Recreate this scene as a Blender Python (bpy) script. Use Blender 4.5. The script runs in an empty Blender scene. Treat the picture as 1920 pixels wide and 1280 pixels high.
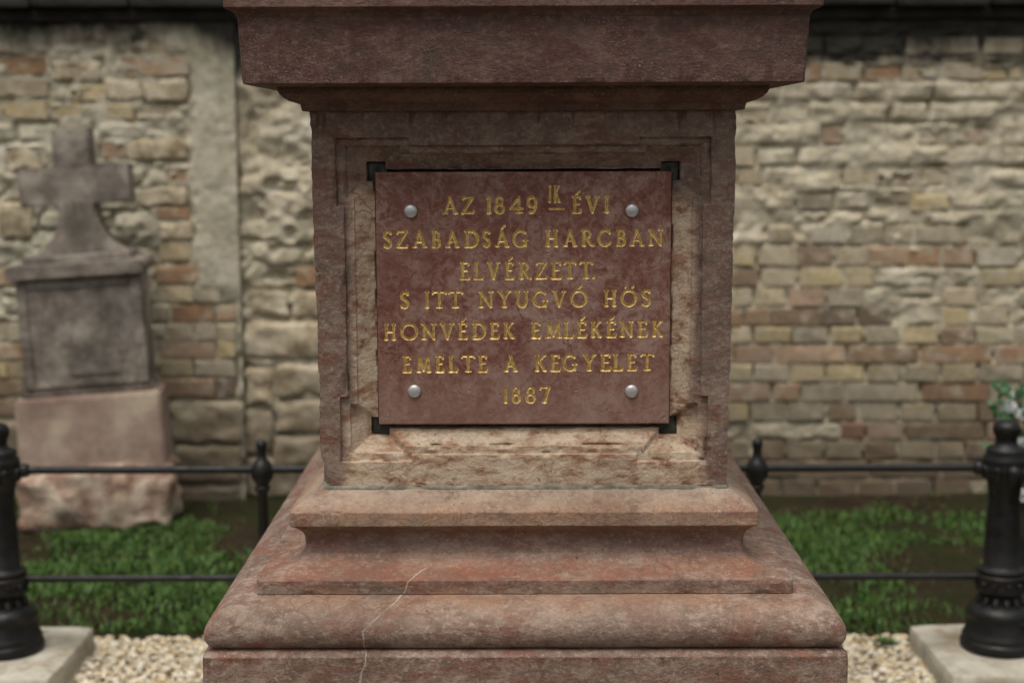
import bpy, bmesh, math, random
import numpy as np
from mathutils import Matrix, Vector
random.seed(7); RNG = np.random.default_rng(11)
scene = bpy.context.scene
C = scene.collection
# ------------------------------------------------------------------ camera
F = 2900.; PITCH = math.radians(7.47); CX, CZ = -.012, 1.6
CAMR = (Matrix.Rotation(math.radians(.18), 3, 'Z') @ Matrix.Rotation(math.pi/2-PITCH, 3, 'X') @ Matrix.Rotation(math.radians(-.2), 3, 'Z'))
cam = bpy.data.cameras.new('camera'); camo = bpy.data.objects.new('camera', cam); C.objects.link(camo)
camo.matrix_world = Matrix.Translation((CX, 0, CZ)) @ CAMR.to_4x4()
cam.sensor_width = 36; cam.lens = 36*F/1920; cam.clip_end = 300; cam.clip_start = .05
cam.dof.use_dof = True; cam.dof.focus_distance = 2.56; cam.dof.aperture_fstop = 3.3
scene.camera = camo
# ------------------------------------------------------------------ world, sun, exposure
SUN_EL, SUN_AZ = 70, -155          # azimuth clockwise from +Y: the soft sun stands high behind the camera's left shoulder
w = bpy.data.worlds.new('World'); scene.world = w; w.use_nodes = True
nt = w.node_tree; bg = nt.nodes['Background']
sky = nt.nodes.new('ShaderNodeTexSky'); sky.sky_type = 'NISHITA'; sky.sun_disc = False
sky.sun_elevation = math.radians(SUN_EL); sky.sun_rotation = math.radians(SUN_AZ)
sky.air_density = 1.0; sky.dust_density = 6.0; sky.ozone_density = .6
hs = nt.nodes.new('ShaderNodeHueSaturation'); hs.inputs['Saturation'].default_value = .06
nt.links.new(sky.outputs[0], hs.inputs['Color']); nt.links.new(hs.outputs[0], bg.inputs[0]); bg.inputs[1].default_value = .09
sl = bpy.data.lights.new('sun', 'SUN'); sl.energy = 1.5; sl.angle = math.radians(40); sl.color = (1, .91, .78)
so = bpy.data.objects.new('sun', sl); C.objects.link(so)
az, el = math.radians(SUN_AZ), math.radians(SUN_EL)
sd = Vector((math.sin(az)*math.cos(el), math.cos(az)*math.cos(el), math.sin(el)))
so.rotation_euler = sd.to_track_quat('Z', 'Y').to_euler(); so.location = (0, 0, 8)
scene.view_settings.view_transform = 'Standard'; scene.view_settings.look = 'None'
scene.view_settings.exposure = 0.45; scene.view_settings.gamma = 1; scene.view_settings.use_curve_mapping = False

def at(px, py, Y):                 # a point measured off the photograph, on the real plane y = Y
    d = CAMR @ Vector(((px-960)/F, -(py-640)/F, -1)); return Vector((CX, 0, CZ)) + d*(Y/d.y)

# ------------------------------------------------------------------ noise in numpy
def _h(i, j, k, s):
    n = (i*374761393 + j*668265263 + k*2147483647 + s*1274126177) & 0xffffffff
    n = ((n ^ (n >> 13))*1274126177) & 0xffffffff
    n = ((n ^ (n >> 15))*2246822519) & 0xffffffff
    return ((n ^ (n >> 16)) & 0xffffff)/float(0xffffff)
def vn(x, y=0., z=0., s=0):
    x, y, z = np.broadcast_arrays(np.asarray(x, float), np.asarray(y, float), np.asarray(z, float))
    i, j, k = np.floor(x).astype(np.int64), np.floor(y).astype(np.int64), np.floor(z).astype(np.int64)
    fx, fy, fz = x-i, y-j, z-k
    fx, fy, fz = [f*f*(3-2*f) for f in (fx, fy, fz)]
    r = 0
    for a in (0, 1):
        for b in (0, 1):
            for c in (0, 1):
                r = r + _h(i+a, j+b, k+c, s)*(fx if a else 1-fx)*(fy if b else 1-fy)*(fz if c else 1-fz)
    return r*2-1
def fbm(x, y=0., z=0., o=4, s=0):
    r = 0; a = 1.; t = 0
    for q in range(o):
        r = r + a*vn(np.asarray(x)*2**q, np.asarray(y)*2**q, np.asarray(z)*2**q, s+q*17); t += a; a *= .5
    return r/t
def sstep(a, b, x):
    t = np.clip((x-a)/(b-a), 0, 1); return t*t*(3-2*t)

# ------------------------------------------------------------------ object helpers
def tag(o, label=None, cat=None, group=None, kind=None):
    if label: o['label'] = label
    if cat: o['category'] = cat
    if group: o['group'] = group
    if kind: o['kind'] = kind
    return o
def empty(name, loc, label, cat, group=None, rot=(0, 0, 0)):
    o = bpy.data.objects.new(name, None); o.empty_display_size = .1; C.objects.link(o); o.location = loc; o.rotation_euler = rot
    return tag(o, label, cat, group)
def link(name, me, mat=None, parent=None, loc=None):
    if mat is not None and not me.materials: me.materials.append(mat)
    o = bpy.data.objects.new(name, me); C.objects.link(o)
    if parent: o.parent = parent
    if loc is not None: o.location = loc
    return o
def npmesh(name, V, Q, smooth=True, angle=None):
    me = bpy.data.meshes.new(name); V = np.asarray(V, np.float32); Q = np.asarray(Q, np.int32)
    k = Q.shape[1]
    me.vertices.add(len(V)); me.vertices.foreach_set('co', V.ravel())
    me.loops.add(Q.size); me.loops.foreach_set('vertex_index', Q.ravel())
    me.polygons.add(len(Q)); me.polygons.foreach_set('loop_start', np.arange(0, Q.size, k, dtype=np.int32))
    me.update(calc_edges=True); me.validate()
    if smooth:
        me.polygons.foreach_set('use_smooth', np.ones(len(me.polygons), bool))
        if angle: me.set_sharp_from_angle(angle=math.radians(angle))
    return me
def grid_quads(nx, nz, off=0):
    i = np.arange(nx*nz).reshape(nz, nx)+off
    return np.stack([i[:-1, :-1], i[:-1, 1:], i[1:, 1:], i[1:, :-1]], -1).reshape(-1, 4)
def bmobj(name, bm, mat, parent=None, smooth=False, angle=35, loc=None):
    me = bpy.data.meshes.new(name); bmesh.ops.recalc_face_normals(bm, faces=bm.faces); bm.to_mesh(me); bm.free()
    if smooth:
        me.polygons.foreach_set('use_smooth', np.ones(len(me.polygons), bool)); me.set_sharp_from_angle(angle=math.radians(angle))
    return link(name, me, mat, parent, loc)
def lathe(prof, n=40, flute=None):     # prof = [(r, z)...]
    V = []; Q = []
    for r, z in prof:
        for k in range(n):
            a = 2*math.pi*k/n; V.append((r*math.cos(a), r*math.sin(a), z))
    for j in range(len(prof)-1):
        for k in range(n):
            Q.append((j*n+k, j*n+(k+1) % n, (j+1)*n+(k+1) % n, (j+1)*n+k))
    return npmesh('lathe', V, Q, True, 50)
def rough_block(sx, sy, sz, cuts=5, amp=.01, fr=8., seed=0, rnd=.12):
    """a block standing on z=0, rounded and uneven like worn stone"""
    bm = bmesh.new(); bmesh.ops.create_cube(bm, size=1)
    bmesh.ops.subdivide_edges(bm, edges=bm.edges, cuts=cuts, use_grid_fill=True)
    co = np.array([v.co[:] for v in bm.verts])
    d = np.array([sx, sy, sz]); P = co*d; m = min(d)*rnd
    inner = np.clip(P, -d/2+m, d/2-m); q = P-inner; l = np.linalg.norm(q, axis=1, keepdims=True); l[l == 0] = 1
    P = inner+q/l*np.minimum(l, m)
    n = np.stack([fbm(P[:, 0]*fr, P[:, 1]*fr, P[:, 2]*fr, 3, seed+s) for s in (1, 2, 3)], 1)
    P = P+n*amp; P[:, 2] += sz/2
    for v, p in zip(bm.verts, P): v.co = p
    return bm

# ------------------------------------------------------------------ material helpers
class M:
    def __init__(s, name, rough=.8):
        s.m = bpy.data.materials.new(name); s.m.use_nodes = True; s.t = s.m.node_tree; s.b = s.t.nodes['Principled BSDF']
        s.b.inputs['Roughness'].default_value = rough
        tc = s.t.nodes.new('ShaderNodeTexCoord'); s.co = tc.outputs['Object']
        s.b.inputs['Specular IOR Level'].default_value = .35
    def inp(s, sock, v):
        if isinstance(v, bpy.types.NodeSocket): s.t.links.new(v, sock)
        elif isinstance(v, tuple) and len(v) == 3 and sock.type == 'RGBA': sock.default_value = (*v, 1)
        else: sock.default_value = v
    def map(s, sc=(1, 1, 1), loc=(0, 0, 0), rot=(0, 0, 0), v=None):
        n = s.t.nodes.new('ShaderNodeMapping'); s.inp(n.inputs[0], v or s.co); n.inputs['Scale'].default_value = sc
        n.inputs['Location'].default_value = loc; n.inputs['Rotation'].default_value = rot; return n.outputs[0]
    def noise(s, sc, det=5, ro=.55, v=None, dist=0., col=False):
        n = s.t.nodes.new('ShaderNodeTexNoise'); s.inp(n.inputs['Vector'], v or s.co); n.inputs['Scale'].default_value = sc
        n.inputs['Detail'].default_value = det; n.inputs['Roughness'].default_value = ro; n.inputs['Distortion'].default_value = dist
        return n.outputs['Color' if col else 'Fac']
    def vor(s, sc, v=None, feat='DISTANCE_TO_EDGE', rnd=1.):
        n = s.t.nodes.new('ShaderNodeTexVoronoi'); n.feature = feat; s.inp(n.inputs['Vector'], v or s.co); n.inputs['Scale'].default_value = sc
        n.inputs['Randomness'].default_value = rnd; return n.outputs['Distance']
    def ramp(s, f, stops, interp='LINEAR'):
        n = s.t.nodes.new('ShaderNodeValToRGB'); s.inp(n.inputs[0], f); cr = n.color_ramp; cr.interpolation = interp
        while len(cr.elements) < len(stops): cr.elements.new(.5)
        for e, (p, c) in zip(cr.elements, stops):
            e.position = p; e.color = (c, c, c, 1) if isinstance(c, (int, float)) else (*c, 1)
        return n.outputs[0]
    def mix(s, f, a, b, mode='MIX'):
        n = s.t.nodes.new('ShaderNodeMix'); n.data_type = 'RGBA'; n.blend_type = mode; n.clamp_factor = True
        s.inp(n.inputs[0], f); s.inp(n.inputs[6], a); s.inp(n.inputs[7], b); return n.outputs[2]
    def math(s, op, a, b=0., c=None, clamp=False):
        n = s.t.nodes.new('ShaderNodeMath'); n.operation = op; n.use_clamp = clamp; s.inp(n.inputs[0], a); s.inp(n.inputs[1], b)
        if c is not None: s.inp(n.inputs[2], c)
        return n.outputs[0]
    def xyz(s, v=None):
        n = s.t.nodes.new('ShaderNodeSeparateXYZ'); s.inp(n.inputs[0], v or s.co); return n.outputs
    def objinfo(s): return s.t.nodes.new('ShaderNodeObjectInfo').outputs
    def warp(s, sc, amt):
        n = s.t.nodes.new('ShaderNodeVectorMath'); n.operation = 'MULTIPLY_ADD'
        c = s.noise(sc, 3, .5, col=True); s.inp(n.inputs[0], c); n.inputs[1].default_value = (amt,)*3; s.inp(n.inputs[2], s.co)
        return n.outputs[0]
    def bump(s, h, st, dist, prev=None):
        n = s.t.nodes.new('ShaderNodeBump'); n.inputs['Strength'].default_value = st; n.inputs['Distance'].default_value = dist
        s.inp(n.inputs['Height'], h)
        if prev is not None: s.inp(n.inputs['Normal'], prev)
        s.inp(s.b.inputs['Normal'], n.outputs[0]); return n.outputs[0]
    def col(s, c): s.inp(s.b.inputs['Base Color'], c)

K = 1.0
def red_stone(name, dark, mid, light, light_amt=.5, cream_fn=None, bands=None, tool=1., vein=None, cracks=.5, spots=.35, drip=None, red=(.19, .068, .045)):
    m = M(name, .78)
    wv = m.warp(9, .035)
    n1 = m.noise(7, 8, .62, wv); n2 = m.noise(26, 7, .65, m.map((1, 1, 1.7), (3, 1, 2), v=wv)); n3 = m.noise(120, 5, .7)
    base = m.ramp(m.math('MULTIPLY_ADD', n2, .6, m.math('MULTIPLY', n1, .4)), [(.42, dark), (.5, mid), (.57, light)])
    base = m.mix(m.ramp(m.noise(75, 6, .75, m.map((1, 1, 1.4), (1, 7, 2))), [(.52, 0), (.62, .7)]), base, tuple(min(1, c*1.35) for c in light))
    # red patches
    base = m.mix(m.ramp(m.noise(13, 7, .7, m.map((1, 1, 2.2), (7, 4, 9), v=wv)), [(.50, 0), (.60, .85)]), base, red)
    z = m.xyz()
    if bands:                                 # beds of the stone, from low to high: (z, colour, amount)
        zz = m.math('ADD', z[2], m.math('MULTIPLY_ADD', m.noise(6, 6, .6, m.map((1, 1, .6), (2, 8, 1))), .05, -.025))
        lo, hi = bands[0][0], bands[-1][0]
        f = m.math('DIVIDE', m.math('SUBTRACT', zz, lo), hi-lo)
        bc = m.ramp(f, [((b[0]-lo)/(hi-lo), b[1]) for b in bands]); ba = m.ramp(f, [((b[0]-lo)/(hi-lo), b[2]) for b in bands])
        nn = m.ramp(m.noise(16, 7, .7, m.map((1, 1, 1.5), (5, 5, 5), v=wv)), [(.36, .15), (.6, 1.)])
        base = m.mix(m.math('MULTIPLY', m.math('MULTIPLY', ba, nn), m.math('MULTIPLY', m.math('SUBTRACT', m.math('MULTIPLY_ADD', n1, .2, .35), m.math('ABSOLUTE', z[0])), 14., clamp=True)), base, bc)
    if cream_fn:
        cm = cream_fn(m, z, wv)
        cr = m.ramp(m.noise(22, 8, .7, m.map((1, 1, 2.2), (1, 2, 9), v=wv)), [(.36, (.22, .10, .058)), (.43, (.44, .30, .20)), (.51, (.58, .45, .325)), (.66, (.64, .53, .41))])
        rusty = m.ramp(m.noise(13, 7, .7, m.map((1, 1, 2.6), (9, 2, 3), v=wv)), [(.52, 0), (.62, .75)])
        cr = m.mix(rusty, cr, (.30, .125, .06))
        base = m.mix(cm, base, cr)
    # nodular crack lines
    if cracks:
        v = m.vor(17, m.map((1, 1, 1.5), v=m.warp(14, .08)))
        line = m.ramp(v, [(0, 1), (.018, .7), (.045, 0)])
        gate = m.ramp(m.noise(5, 4, .6, m.map(loc=(4, 4, 4))), [(.46, 0), (.6, 1)])
        base = m.mix(m.math('MULTIPLY', m.math('MULTIPLY', line, gate), cracks), base, (.13, .055, .038))
    # pale fossils and chips
    sp = m.vor(60, m.map((1, 1, 1.3), v=wv), 'F1'); sg = m.ramp(m.noise(9, 4, .6, m.map(loc=(8, 1, 3))), [(.5, 0), (.64, 1)])
    base = m.mix(m.math('MULTIPLY', m.math('MULTIPLY', m.ramp(sp, [(.12, 1), (.24, 0)]), sg), spots), base, (.42, .32, .26))
    base = m.mix(m.math('MULTIPLY', m.ramp(n3, [(.35, 1), (.5, 0)]), .22), base, tuple(c*.55 for c in dark))
    base = m.mix(m.math('MULTIPLY', m.ramp(n3, [(.55, 0), (.72, 1)]), .4), base, tuple(min(1, c*1.7) for c in light))
    fl = m.vor(150, m.map((1, 1, 2.2), v=m.warp(60, .02)), 'F1'); fg_ = m.ramp(m.noise(5, 4, .6, m.map(loc=(2, 9, 5))), [(.48, 0), (.62, .75)])
    base = m.mix(m.math('MULTIPLY', m.ramp(fl, [(.13, 1), (.22, 0)]), fg_), base, (.50, .40, .33))
    pk = m.vor(95, m.map((1, 1, .7), (4, 4, 4), v=m.warp(40, .03)), 'F1'); pg = m.ramp(m.noise(8, 4, .6, m.map(loc=(7, 1, 1))), [(.5, 0), (.6, .8)])
    base = m.mix(m.math('MULTIPLY', m.ramp(pk, [(.10, 1), (.2, 0)]), pg), base, (.075, .036, .026))
    # grey grime in soft blotches
    base = m.mix(m.ramp(m.noise(3.2, 5, .6, m.map((1, 1, .6), (6, 6, 1))), [(.48, 0), (.78, .4)]), base, (.13, .108, .088))
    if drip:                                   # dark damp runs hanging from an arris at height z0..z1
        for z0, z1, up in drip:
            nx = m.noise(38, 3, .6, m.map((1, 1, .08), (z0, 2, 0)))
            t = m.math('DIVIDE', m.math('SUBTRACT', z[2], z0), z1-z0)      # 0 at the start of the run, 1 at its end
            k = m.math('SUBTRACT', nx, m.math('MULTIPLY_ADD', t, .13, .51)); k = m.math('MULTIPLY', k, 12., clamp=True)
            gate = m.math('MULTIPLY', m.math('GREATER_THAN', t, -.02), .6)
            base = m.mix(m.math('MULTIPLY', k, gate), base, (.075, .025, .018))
    if vein:
        cv = m.t.nodes.new('ShaderNodeFloatCurve'); c = cv.mapping.curves[0]
        z0, z1, x0, x1, pts = vein
        zt = m.math('DIVIDE', m.math('SUBTRACT', z[2], z0), z1-z0); m.inp(cv.inputs['Value'], zt)
        ps = [((q[1]-z0)/(z1-z0), (q[0]-x0)/(x1-x0)) for q in pts]
        while len(c.points) < len(ps): c.points.new(.5, .5)
        for p, q in zip(c.points, sorted(ps)): p.location = q; p.handle_type = 'VECTOR'
        cv.mapping.update()
        dx = m.math('ABSOLUTE', m.math('SUBTRACT', m.math('MULTIPLY_ADD', m.noise(45, 4, .7), .012, m.math('ADD', z[0], -.006)), m.math('MULTIPLY_ADD', cv.outputs[0], x1-x0, x0)))
        wdt = m.math('MULTIPLY_ADD', m.noise(30, 3, .5, m.map(loc=(3, 3, 3))), .0045, -.0008)
        f = m.math('LESS_THAN', dx, wdt)
        inz = m.math('MULTIPLY', m.math('GREATER_THAN', zt, 0.), m.math('LESS_THAN', zt, 1.))
        front = m.math('LESS_THAN', z[1], -.3)
        base = m.mix(m.math('MULTIPLY', m.math('MULTIPLY', m.math('MULTIPLY', m.math('MULTIPLY', f, m.ramp(m.noise(24, 4, .6, m.map(loc=(5, 5, 5))), [(.34, .3), (.52, 1)])), inz), front), .75), base, (.50, .42, .36))
    m.col(base)
    # relief: chisel furrows running along the course, pores, grain
    fv = m.map((75, 75, 230), v=m.warp(34, .012)); fur = m.noise(1, 4, .6, fv)
    nb = m.bump(fur, .6*tool, .0028); nb = m.bump(m.noise(170, 6, .75), 1., .0026, nb); nb = m.bump(m.noise(45, 7, .7), .8, .005, nb)
    rr = m.ramp(n2, [(.3, .62), (.7, .85)]); m.inp(m.b.inputs['Roughness'], rr)
    return m.m

def gblur(z, c, wd):  # not used for shade: band position helper
    return math.exp(-((z-c)/wd)**2)
# ================================================================== GROUND
def soil_mat(name, dark, light, sc=9, moss=None):
    m = M(name, .95); n = m.noise(sc, 8, .65); c = m.ramp(n, [(.3, dark), (.68, light)])
    c = m.mix(m.ramp(m.noise(60, 4, .6), [(.5, 0), (.75, .5)]), c, tuple(q*1.8 for q in light))
    if moss: c = m.mix(m.ramp(m.noise(2.3, 6, .6, m.map(loc=(3, 5, 0))), [(.42, 0), (.62, .8)]), c, moss)
    m.col(c); m.b.inputs['Specular IOR Level'].default_value = .1; m.bump(m.noise(40, 6, .7), .9, .02); return m.m
soil = soil_mat('soil', (.012, .0085, .005), (.042, .029, .017), 9, (.020, .026, .008))
gx = np.linspace(-5, 5, 201); gy = np.linspace(4.79, 6.9, 60); X, Y = np.meshgrid(gx, gy)
Z = .012+.018*fbm(X*2.2, Y*2.2, o=4, s=5)+.012*sstep(6.2, 6.8, Y)
V = np.stack([X, Y, Z], -1).reshape(-1, 3)
big = [(-60, -60, -.012), (60, -60, -.012), (60, 60, -.012), (-60, 60, -.012)]
tag(link('ground', npmesh('ground', big, [(0, 1, 2, 3)], False), soil), 'dark bare earth stretching out round the graves', kind='structure')
tag(link('lawn_soil', npmesh('lawn_soil', V, grid_quads(201, 60)), soil), 'dark uneven soil of the weedy strip before the wall', kind='structure')
def gz(x, y): return .012+.018*fbm(np.asarray(x)*2.2, np.asarray(y)*2.2, o=4, s=5)+.012*sstep(6.2, 6.8, np.asarray(y))
gm = M('gravel_bed', .9); gm.col(gm.ramp(gm.noise(90, 4, .6), [(.35, (.16, .12, .07)), (.7, (.42, .35, .25))])); gm.bump(gm.noise(90, 4, .6), 1, .01)
tag(link('gravel_bed', npmesh('gravel_bed', [(-1.85, 1.0, 0), (1.8, 1.0, 0), (1.8, 4.80, 0), (-1.85, 4.80, 0)], [(0, 1, 2, 3)], False), gm.m), 'sandy bed under the pale gravel round the monument', kind='structure')

# ================================================================== WALLS
YA, YB = 6.722, 6.75
XS = at(450, 450, YB).x            # where the two walls meet
WTOP = 2.10
def rect(px0, py0, px1, py1, Y):   # pixel box -> metres on the wall
    a = at(px0, py1, Y); b = at(px1, py0, Y); return (a.x, b.x, a.z, b.z)
# colours of the bricks (base colours)
BC = dict(o=(.35, .215, .13), O=(.37, .22, .135), b=(.22, .155, .105), d=(.15, .115, .085), t=(.36, .30, .21), y=(.42, .34, .21), l=(.46, .40, .30), g=(.29, .25, .19), p=(.34, .235, .17), r=(.31, .155, .105), c=(.50, .45, .36))
def crop5(rows):
    out = []
    for (c0, c1, items) in rows:
        for (a, b, k) in items: out.append((*rect(1320+a/2.667, 400+c0/2.667, 1320+b/2.667, 400+c1/2.667, YB), BC[k]))
    return out
bricksB = crop5([
 (-88, -20, [(1045, 1225, 'y'), (470, 640, 'g')]),
 (68, 145, [(320, 440, 't'), (530, 720, 'c'), (735, 900, 'g'), (905, 1040, 't'), (1050, 1300, 'g')]),
 (172, 258, [(150, 255, 'y'), (270, 440, 't'), (460, 640, 'b'), (660, 810, 't'), (822, 1010, 'p'), (1017, 1178, 'o'), (1195, 1350, 'p'), (1365, 1560, 'c')]),
 (280, 362, [(140, 270, 'b'), (290, 460, 't'), (478, 700, 'y'), (715, 850, 't'), (1390, 1600, 't')]),
 (376, 460, [(150, 240, 't'), (258, 410, 't'), (425, 605, 'p'), (618, 800, 'g'), (1210, 1370, 't')]),
 (476, 558, [(60, 195, 'o'), (205, 330, 'b'), (340, 582, 'b'), (592, 760, 'd'), (770, 940, 'd'), (1205, 1320, 'y'), (1380, 1520, 't')]),
 (570, 645, [(50, 120, 't'), (135, 235, 't'), (255, 435, 'y'), (445, 620, 'g'), (635, 790, 'y'), (815, 970, 'g'), (995, 1170, 'y'), (1190, 1355, 'b'), (1370, 1550, 'l'), (1565, 1700, 'g')]),
 (662, 748, [(20, 150, 'b'), (160, 345, 'p'), (365, 708, 'p'), (722, 900, 'b'), (908, 1072, 'b'), (1082, 1440, 'o'), (1455, 1780, 'O')]),
 (756, 838, [(60, 115, 't'), (125, 240, 't'), (250, 425, 'l'), (435, 600, 'y'), (618, 800, 'y'), (815, 975, 't'), (1010, 1165, 'g'), (1190, 1360, 't'), (1382, 1600, 'g')]),
 (852, 936, [(0, 105, 'p'), (118, 332, 'p'), (350, 480, 'O'), (488, 695, 'g'), (706, 1075, 'l'), (1085, 1432, 'O'), (1442, 1700, 'c')]),
 (950, 1034, [(50, 110, 'y'), (118, 222, 'y'), (232, 405, 'g'), (420, 600, 'g'), (622, 762, 'b'), (785, 965, 'l'), (985, 1150, 't'), (1172, 1365, 't'), (1375, 1500, 'b'), (1520, 1700, 't')]),
 (1048, 1126, [(688, 805, 'r'), (815, 1000, 'p'), (1012, 1405, 'b'), (1420, 1750, 'p')]),
 (1142, 1222, [(40, 120, 't'), (130, 222, 't'), (280, 398, 'b'), (415, 590, 't'), (606, 790, 'g'), (806, 962, 'b'), (975, 1150, 't'), (1168, 1300, 't'), (1312, 1480, 'b'), (1495, 1700, 't')]),
 (1240, 1318, [(20, 150, 'b'), (165, 480, 'b'), (495, 820, 'p'), (835, 1180, 'b'), (1195, 1500, 'b')]),
 (1336, 1412, [(40, 200, 'b'), (215, 380, 'b'), (395, 560, 'd'), (575, 760, 'b'), (775, 950, 'b'), (965, 1140, 'd'), (1155, 1330, 'b')]),
 (1428, 1500, [(20, 340, 'd'), (355, 690, 'b'), (705, 1040, 'd'), (1055, 1400, 'b')]),
])
for q in [(605, 790, 315, 400, 't'), (800, 985, 315, 402, 'o'), (990, 1180, 315, 398, 't'), (1200, 1400, 315, 395, 't'), (1410, 1600, 320, 398, 'y'), (500, 590, 315, 400, 'p'),
          (700, 855, 848, 922, 't'), (862, 1045, 848, 925, 'p'), (1070, 1235, 845, 920, 't'), (1070, 1170, 650, 720, 'g'), (1290, 1400, 650, 720, 'p'), (170, 290, 850, 920, 't'), (930, 1110, 942, 1010, 't'), (600, 690, 640, 715, 'p')]:
    bricksB.append((*rect(1320+q[0]/2.667, q[2]/2.667, 1320+q[1]/2.667, q[3]/2.667, YB), BC[q[4]]))
bricksB.append((*rect(556, 503, 590, 535, YB), BC['o'])); bricksB.append((*rect(592, 503, 670, 535, YB), BC['p']))
stonesB = [rect(458, 604, 640, 672, YB), rect(462, 690, 512, 760, YB), rect(518, 684, 640, 742, YB), rect(520, 752, 640, 812, YB), rect(460, 770, 512, 850, YB), rect(516, 820, 620, 880, YB), rect(470, 545, 540, 592, YB),
           rect(548, 548, 650, 596, YB), rect(462, 860, 560, 930, YB)]
bricksA = [(*rect(a, b, c, d, YA), BC[k]) for a, b, c, d, k in [
 (292, 500, 387, 531, 'o'), (300, 537, 360, 566, 't'), (366, 537, 412, 566, 'g'), (285, 573, 316, 602, 'g'), (320, 572, 400, 603, 'O'), (405, 573, 441, 600, 'p'), (312, 608, 362, 637, 'g'), (366, 608, 405, 637, 'g'), (408, 608, 442, 640, 'l'),
 (300, 641, 404, 671, 'p'), (408, 641, 440, 671, 'y'), (300, 676, 361, 705, 't'), (364, 676, 440, 705, 'g'), (298, 710, 402, 743, 'p'), (406, 710, 440, 743, 'd'),
 (0, 107, 84, 138, 'o'), (228, 108, 354, 142, 'p'), (292, 390, 356, 410, 'o'), (388, 505, 432, 530, 't'), (300, 455, 356, 488, 'y'), (190, 262, 236, 296, 'p'), (305, 310, 352, 345, 'p'),
 (-60, 505, 24, 535, 'p'), (-40, 645, 46, 674, 'o'), (-30, 680, 14, 708, 'y'), (16, 680, 52, 708, 't'), (-50, 712, 45, 742, 'b'), (-40, 608, 14, 638, 'g'), (16, 608, 40, 638, 'g'), (-60, 750, 30, 780, 'b'),
 (0, 190, 86, 222, 'y'), (92, 194, 150, 224, 'y'), (200, 196, 250, 225, 'y'), (255, 198, 330, 224, 't'), (-10, 150, 88, 180, 't'), (130, 160, 195, 192, 'y')]]
stonesA = [rect(322, 752, 452, 830, YA), rect(330, 835, 452, 905, YA), rect(95, 115, 190, 150, YA), rect(198, 148, 268, 186, YA), rect(272, 150, 350, 190, YA), rect(20, 285, 80, 320, YA), rect(240, 262, 350, 300, YA), rect(262, 352, 350, 385, YA), rect(300, 415, 362, 450, YA), rect(0, 380, 60, 450, YA), rect(-70, 790, 40, 870, YA), rect(310, 910, 450, 960, YA)]
# generic courses fill the rest (hidden or beyond the frame's edges, and the worn upper courses)
def overlaps(r, L, g=.006):
    return any(r[0] < q[1]+g and r[1] > q[0]-g and r[2] < q[3]+g and r[3] > q[2]-g for q in L)
zc0 = at(1600, 400+797/2.667, YB).z; PIT = .0945
rb = random.Random(3)
hiddenB = []; genB = []; genA = []; hiddenA = []
for k in range(-12, 18):
    zc = zc0+k*PIT
    if zc < .02 or zc > WTOP-.05: continue
    st = k % 2 == 1
    x = -1.2-rb.random()*.2
    while x < 4.8:
        L = (.31 if st else .152)*rb.uniform(.94, 1.05)
        r = (x, x+L, zc-.035, zc+.035); x += L+.02
        if r[0] < XS+.01: continue
        if overlaps(r, bricksB) or overlaps(r, stonesB): continue
        up = zc > 1.2; left = x < -.95
        pv = .04 if left else (.14 if up else .5)
        inview_mortar = (zc > .5 and zc < 1.0 and 1.2 < x < 2.3)
        if inview_mortar: pv = .12
        if abs(x) < .8: pv = .35
        (genB if rb.random() < pv else hiddenB).append((*r, BC[rb.choice('tgcltg' if (up or not st) else 'pobto')]))
for k in range(-12, 18):
    zc = zc0+.02+k*PIT
    if zc < .02 or zc > WTOP-.05: continue
    st = k % 2 == 0; x = -5.2-rb.random()*.2
    while x < XS-.2:
        L = (.30 if st else .15)*rb.uniform(.9, 1.08); r = (x, x+L, zc-.034, zc+.034); x += L+.022
        if overlaps(r, bricksA) or overlaps(r, stonesA) or r[1] > XS-.005 or (r[1] > at(355, 300, YA).x and zc > .95): continue
        (genA if rb.random() < .10 else hiddenA).append((*r, BC[rb.choice('tylgcp')]))

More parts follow.
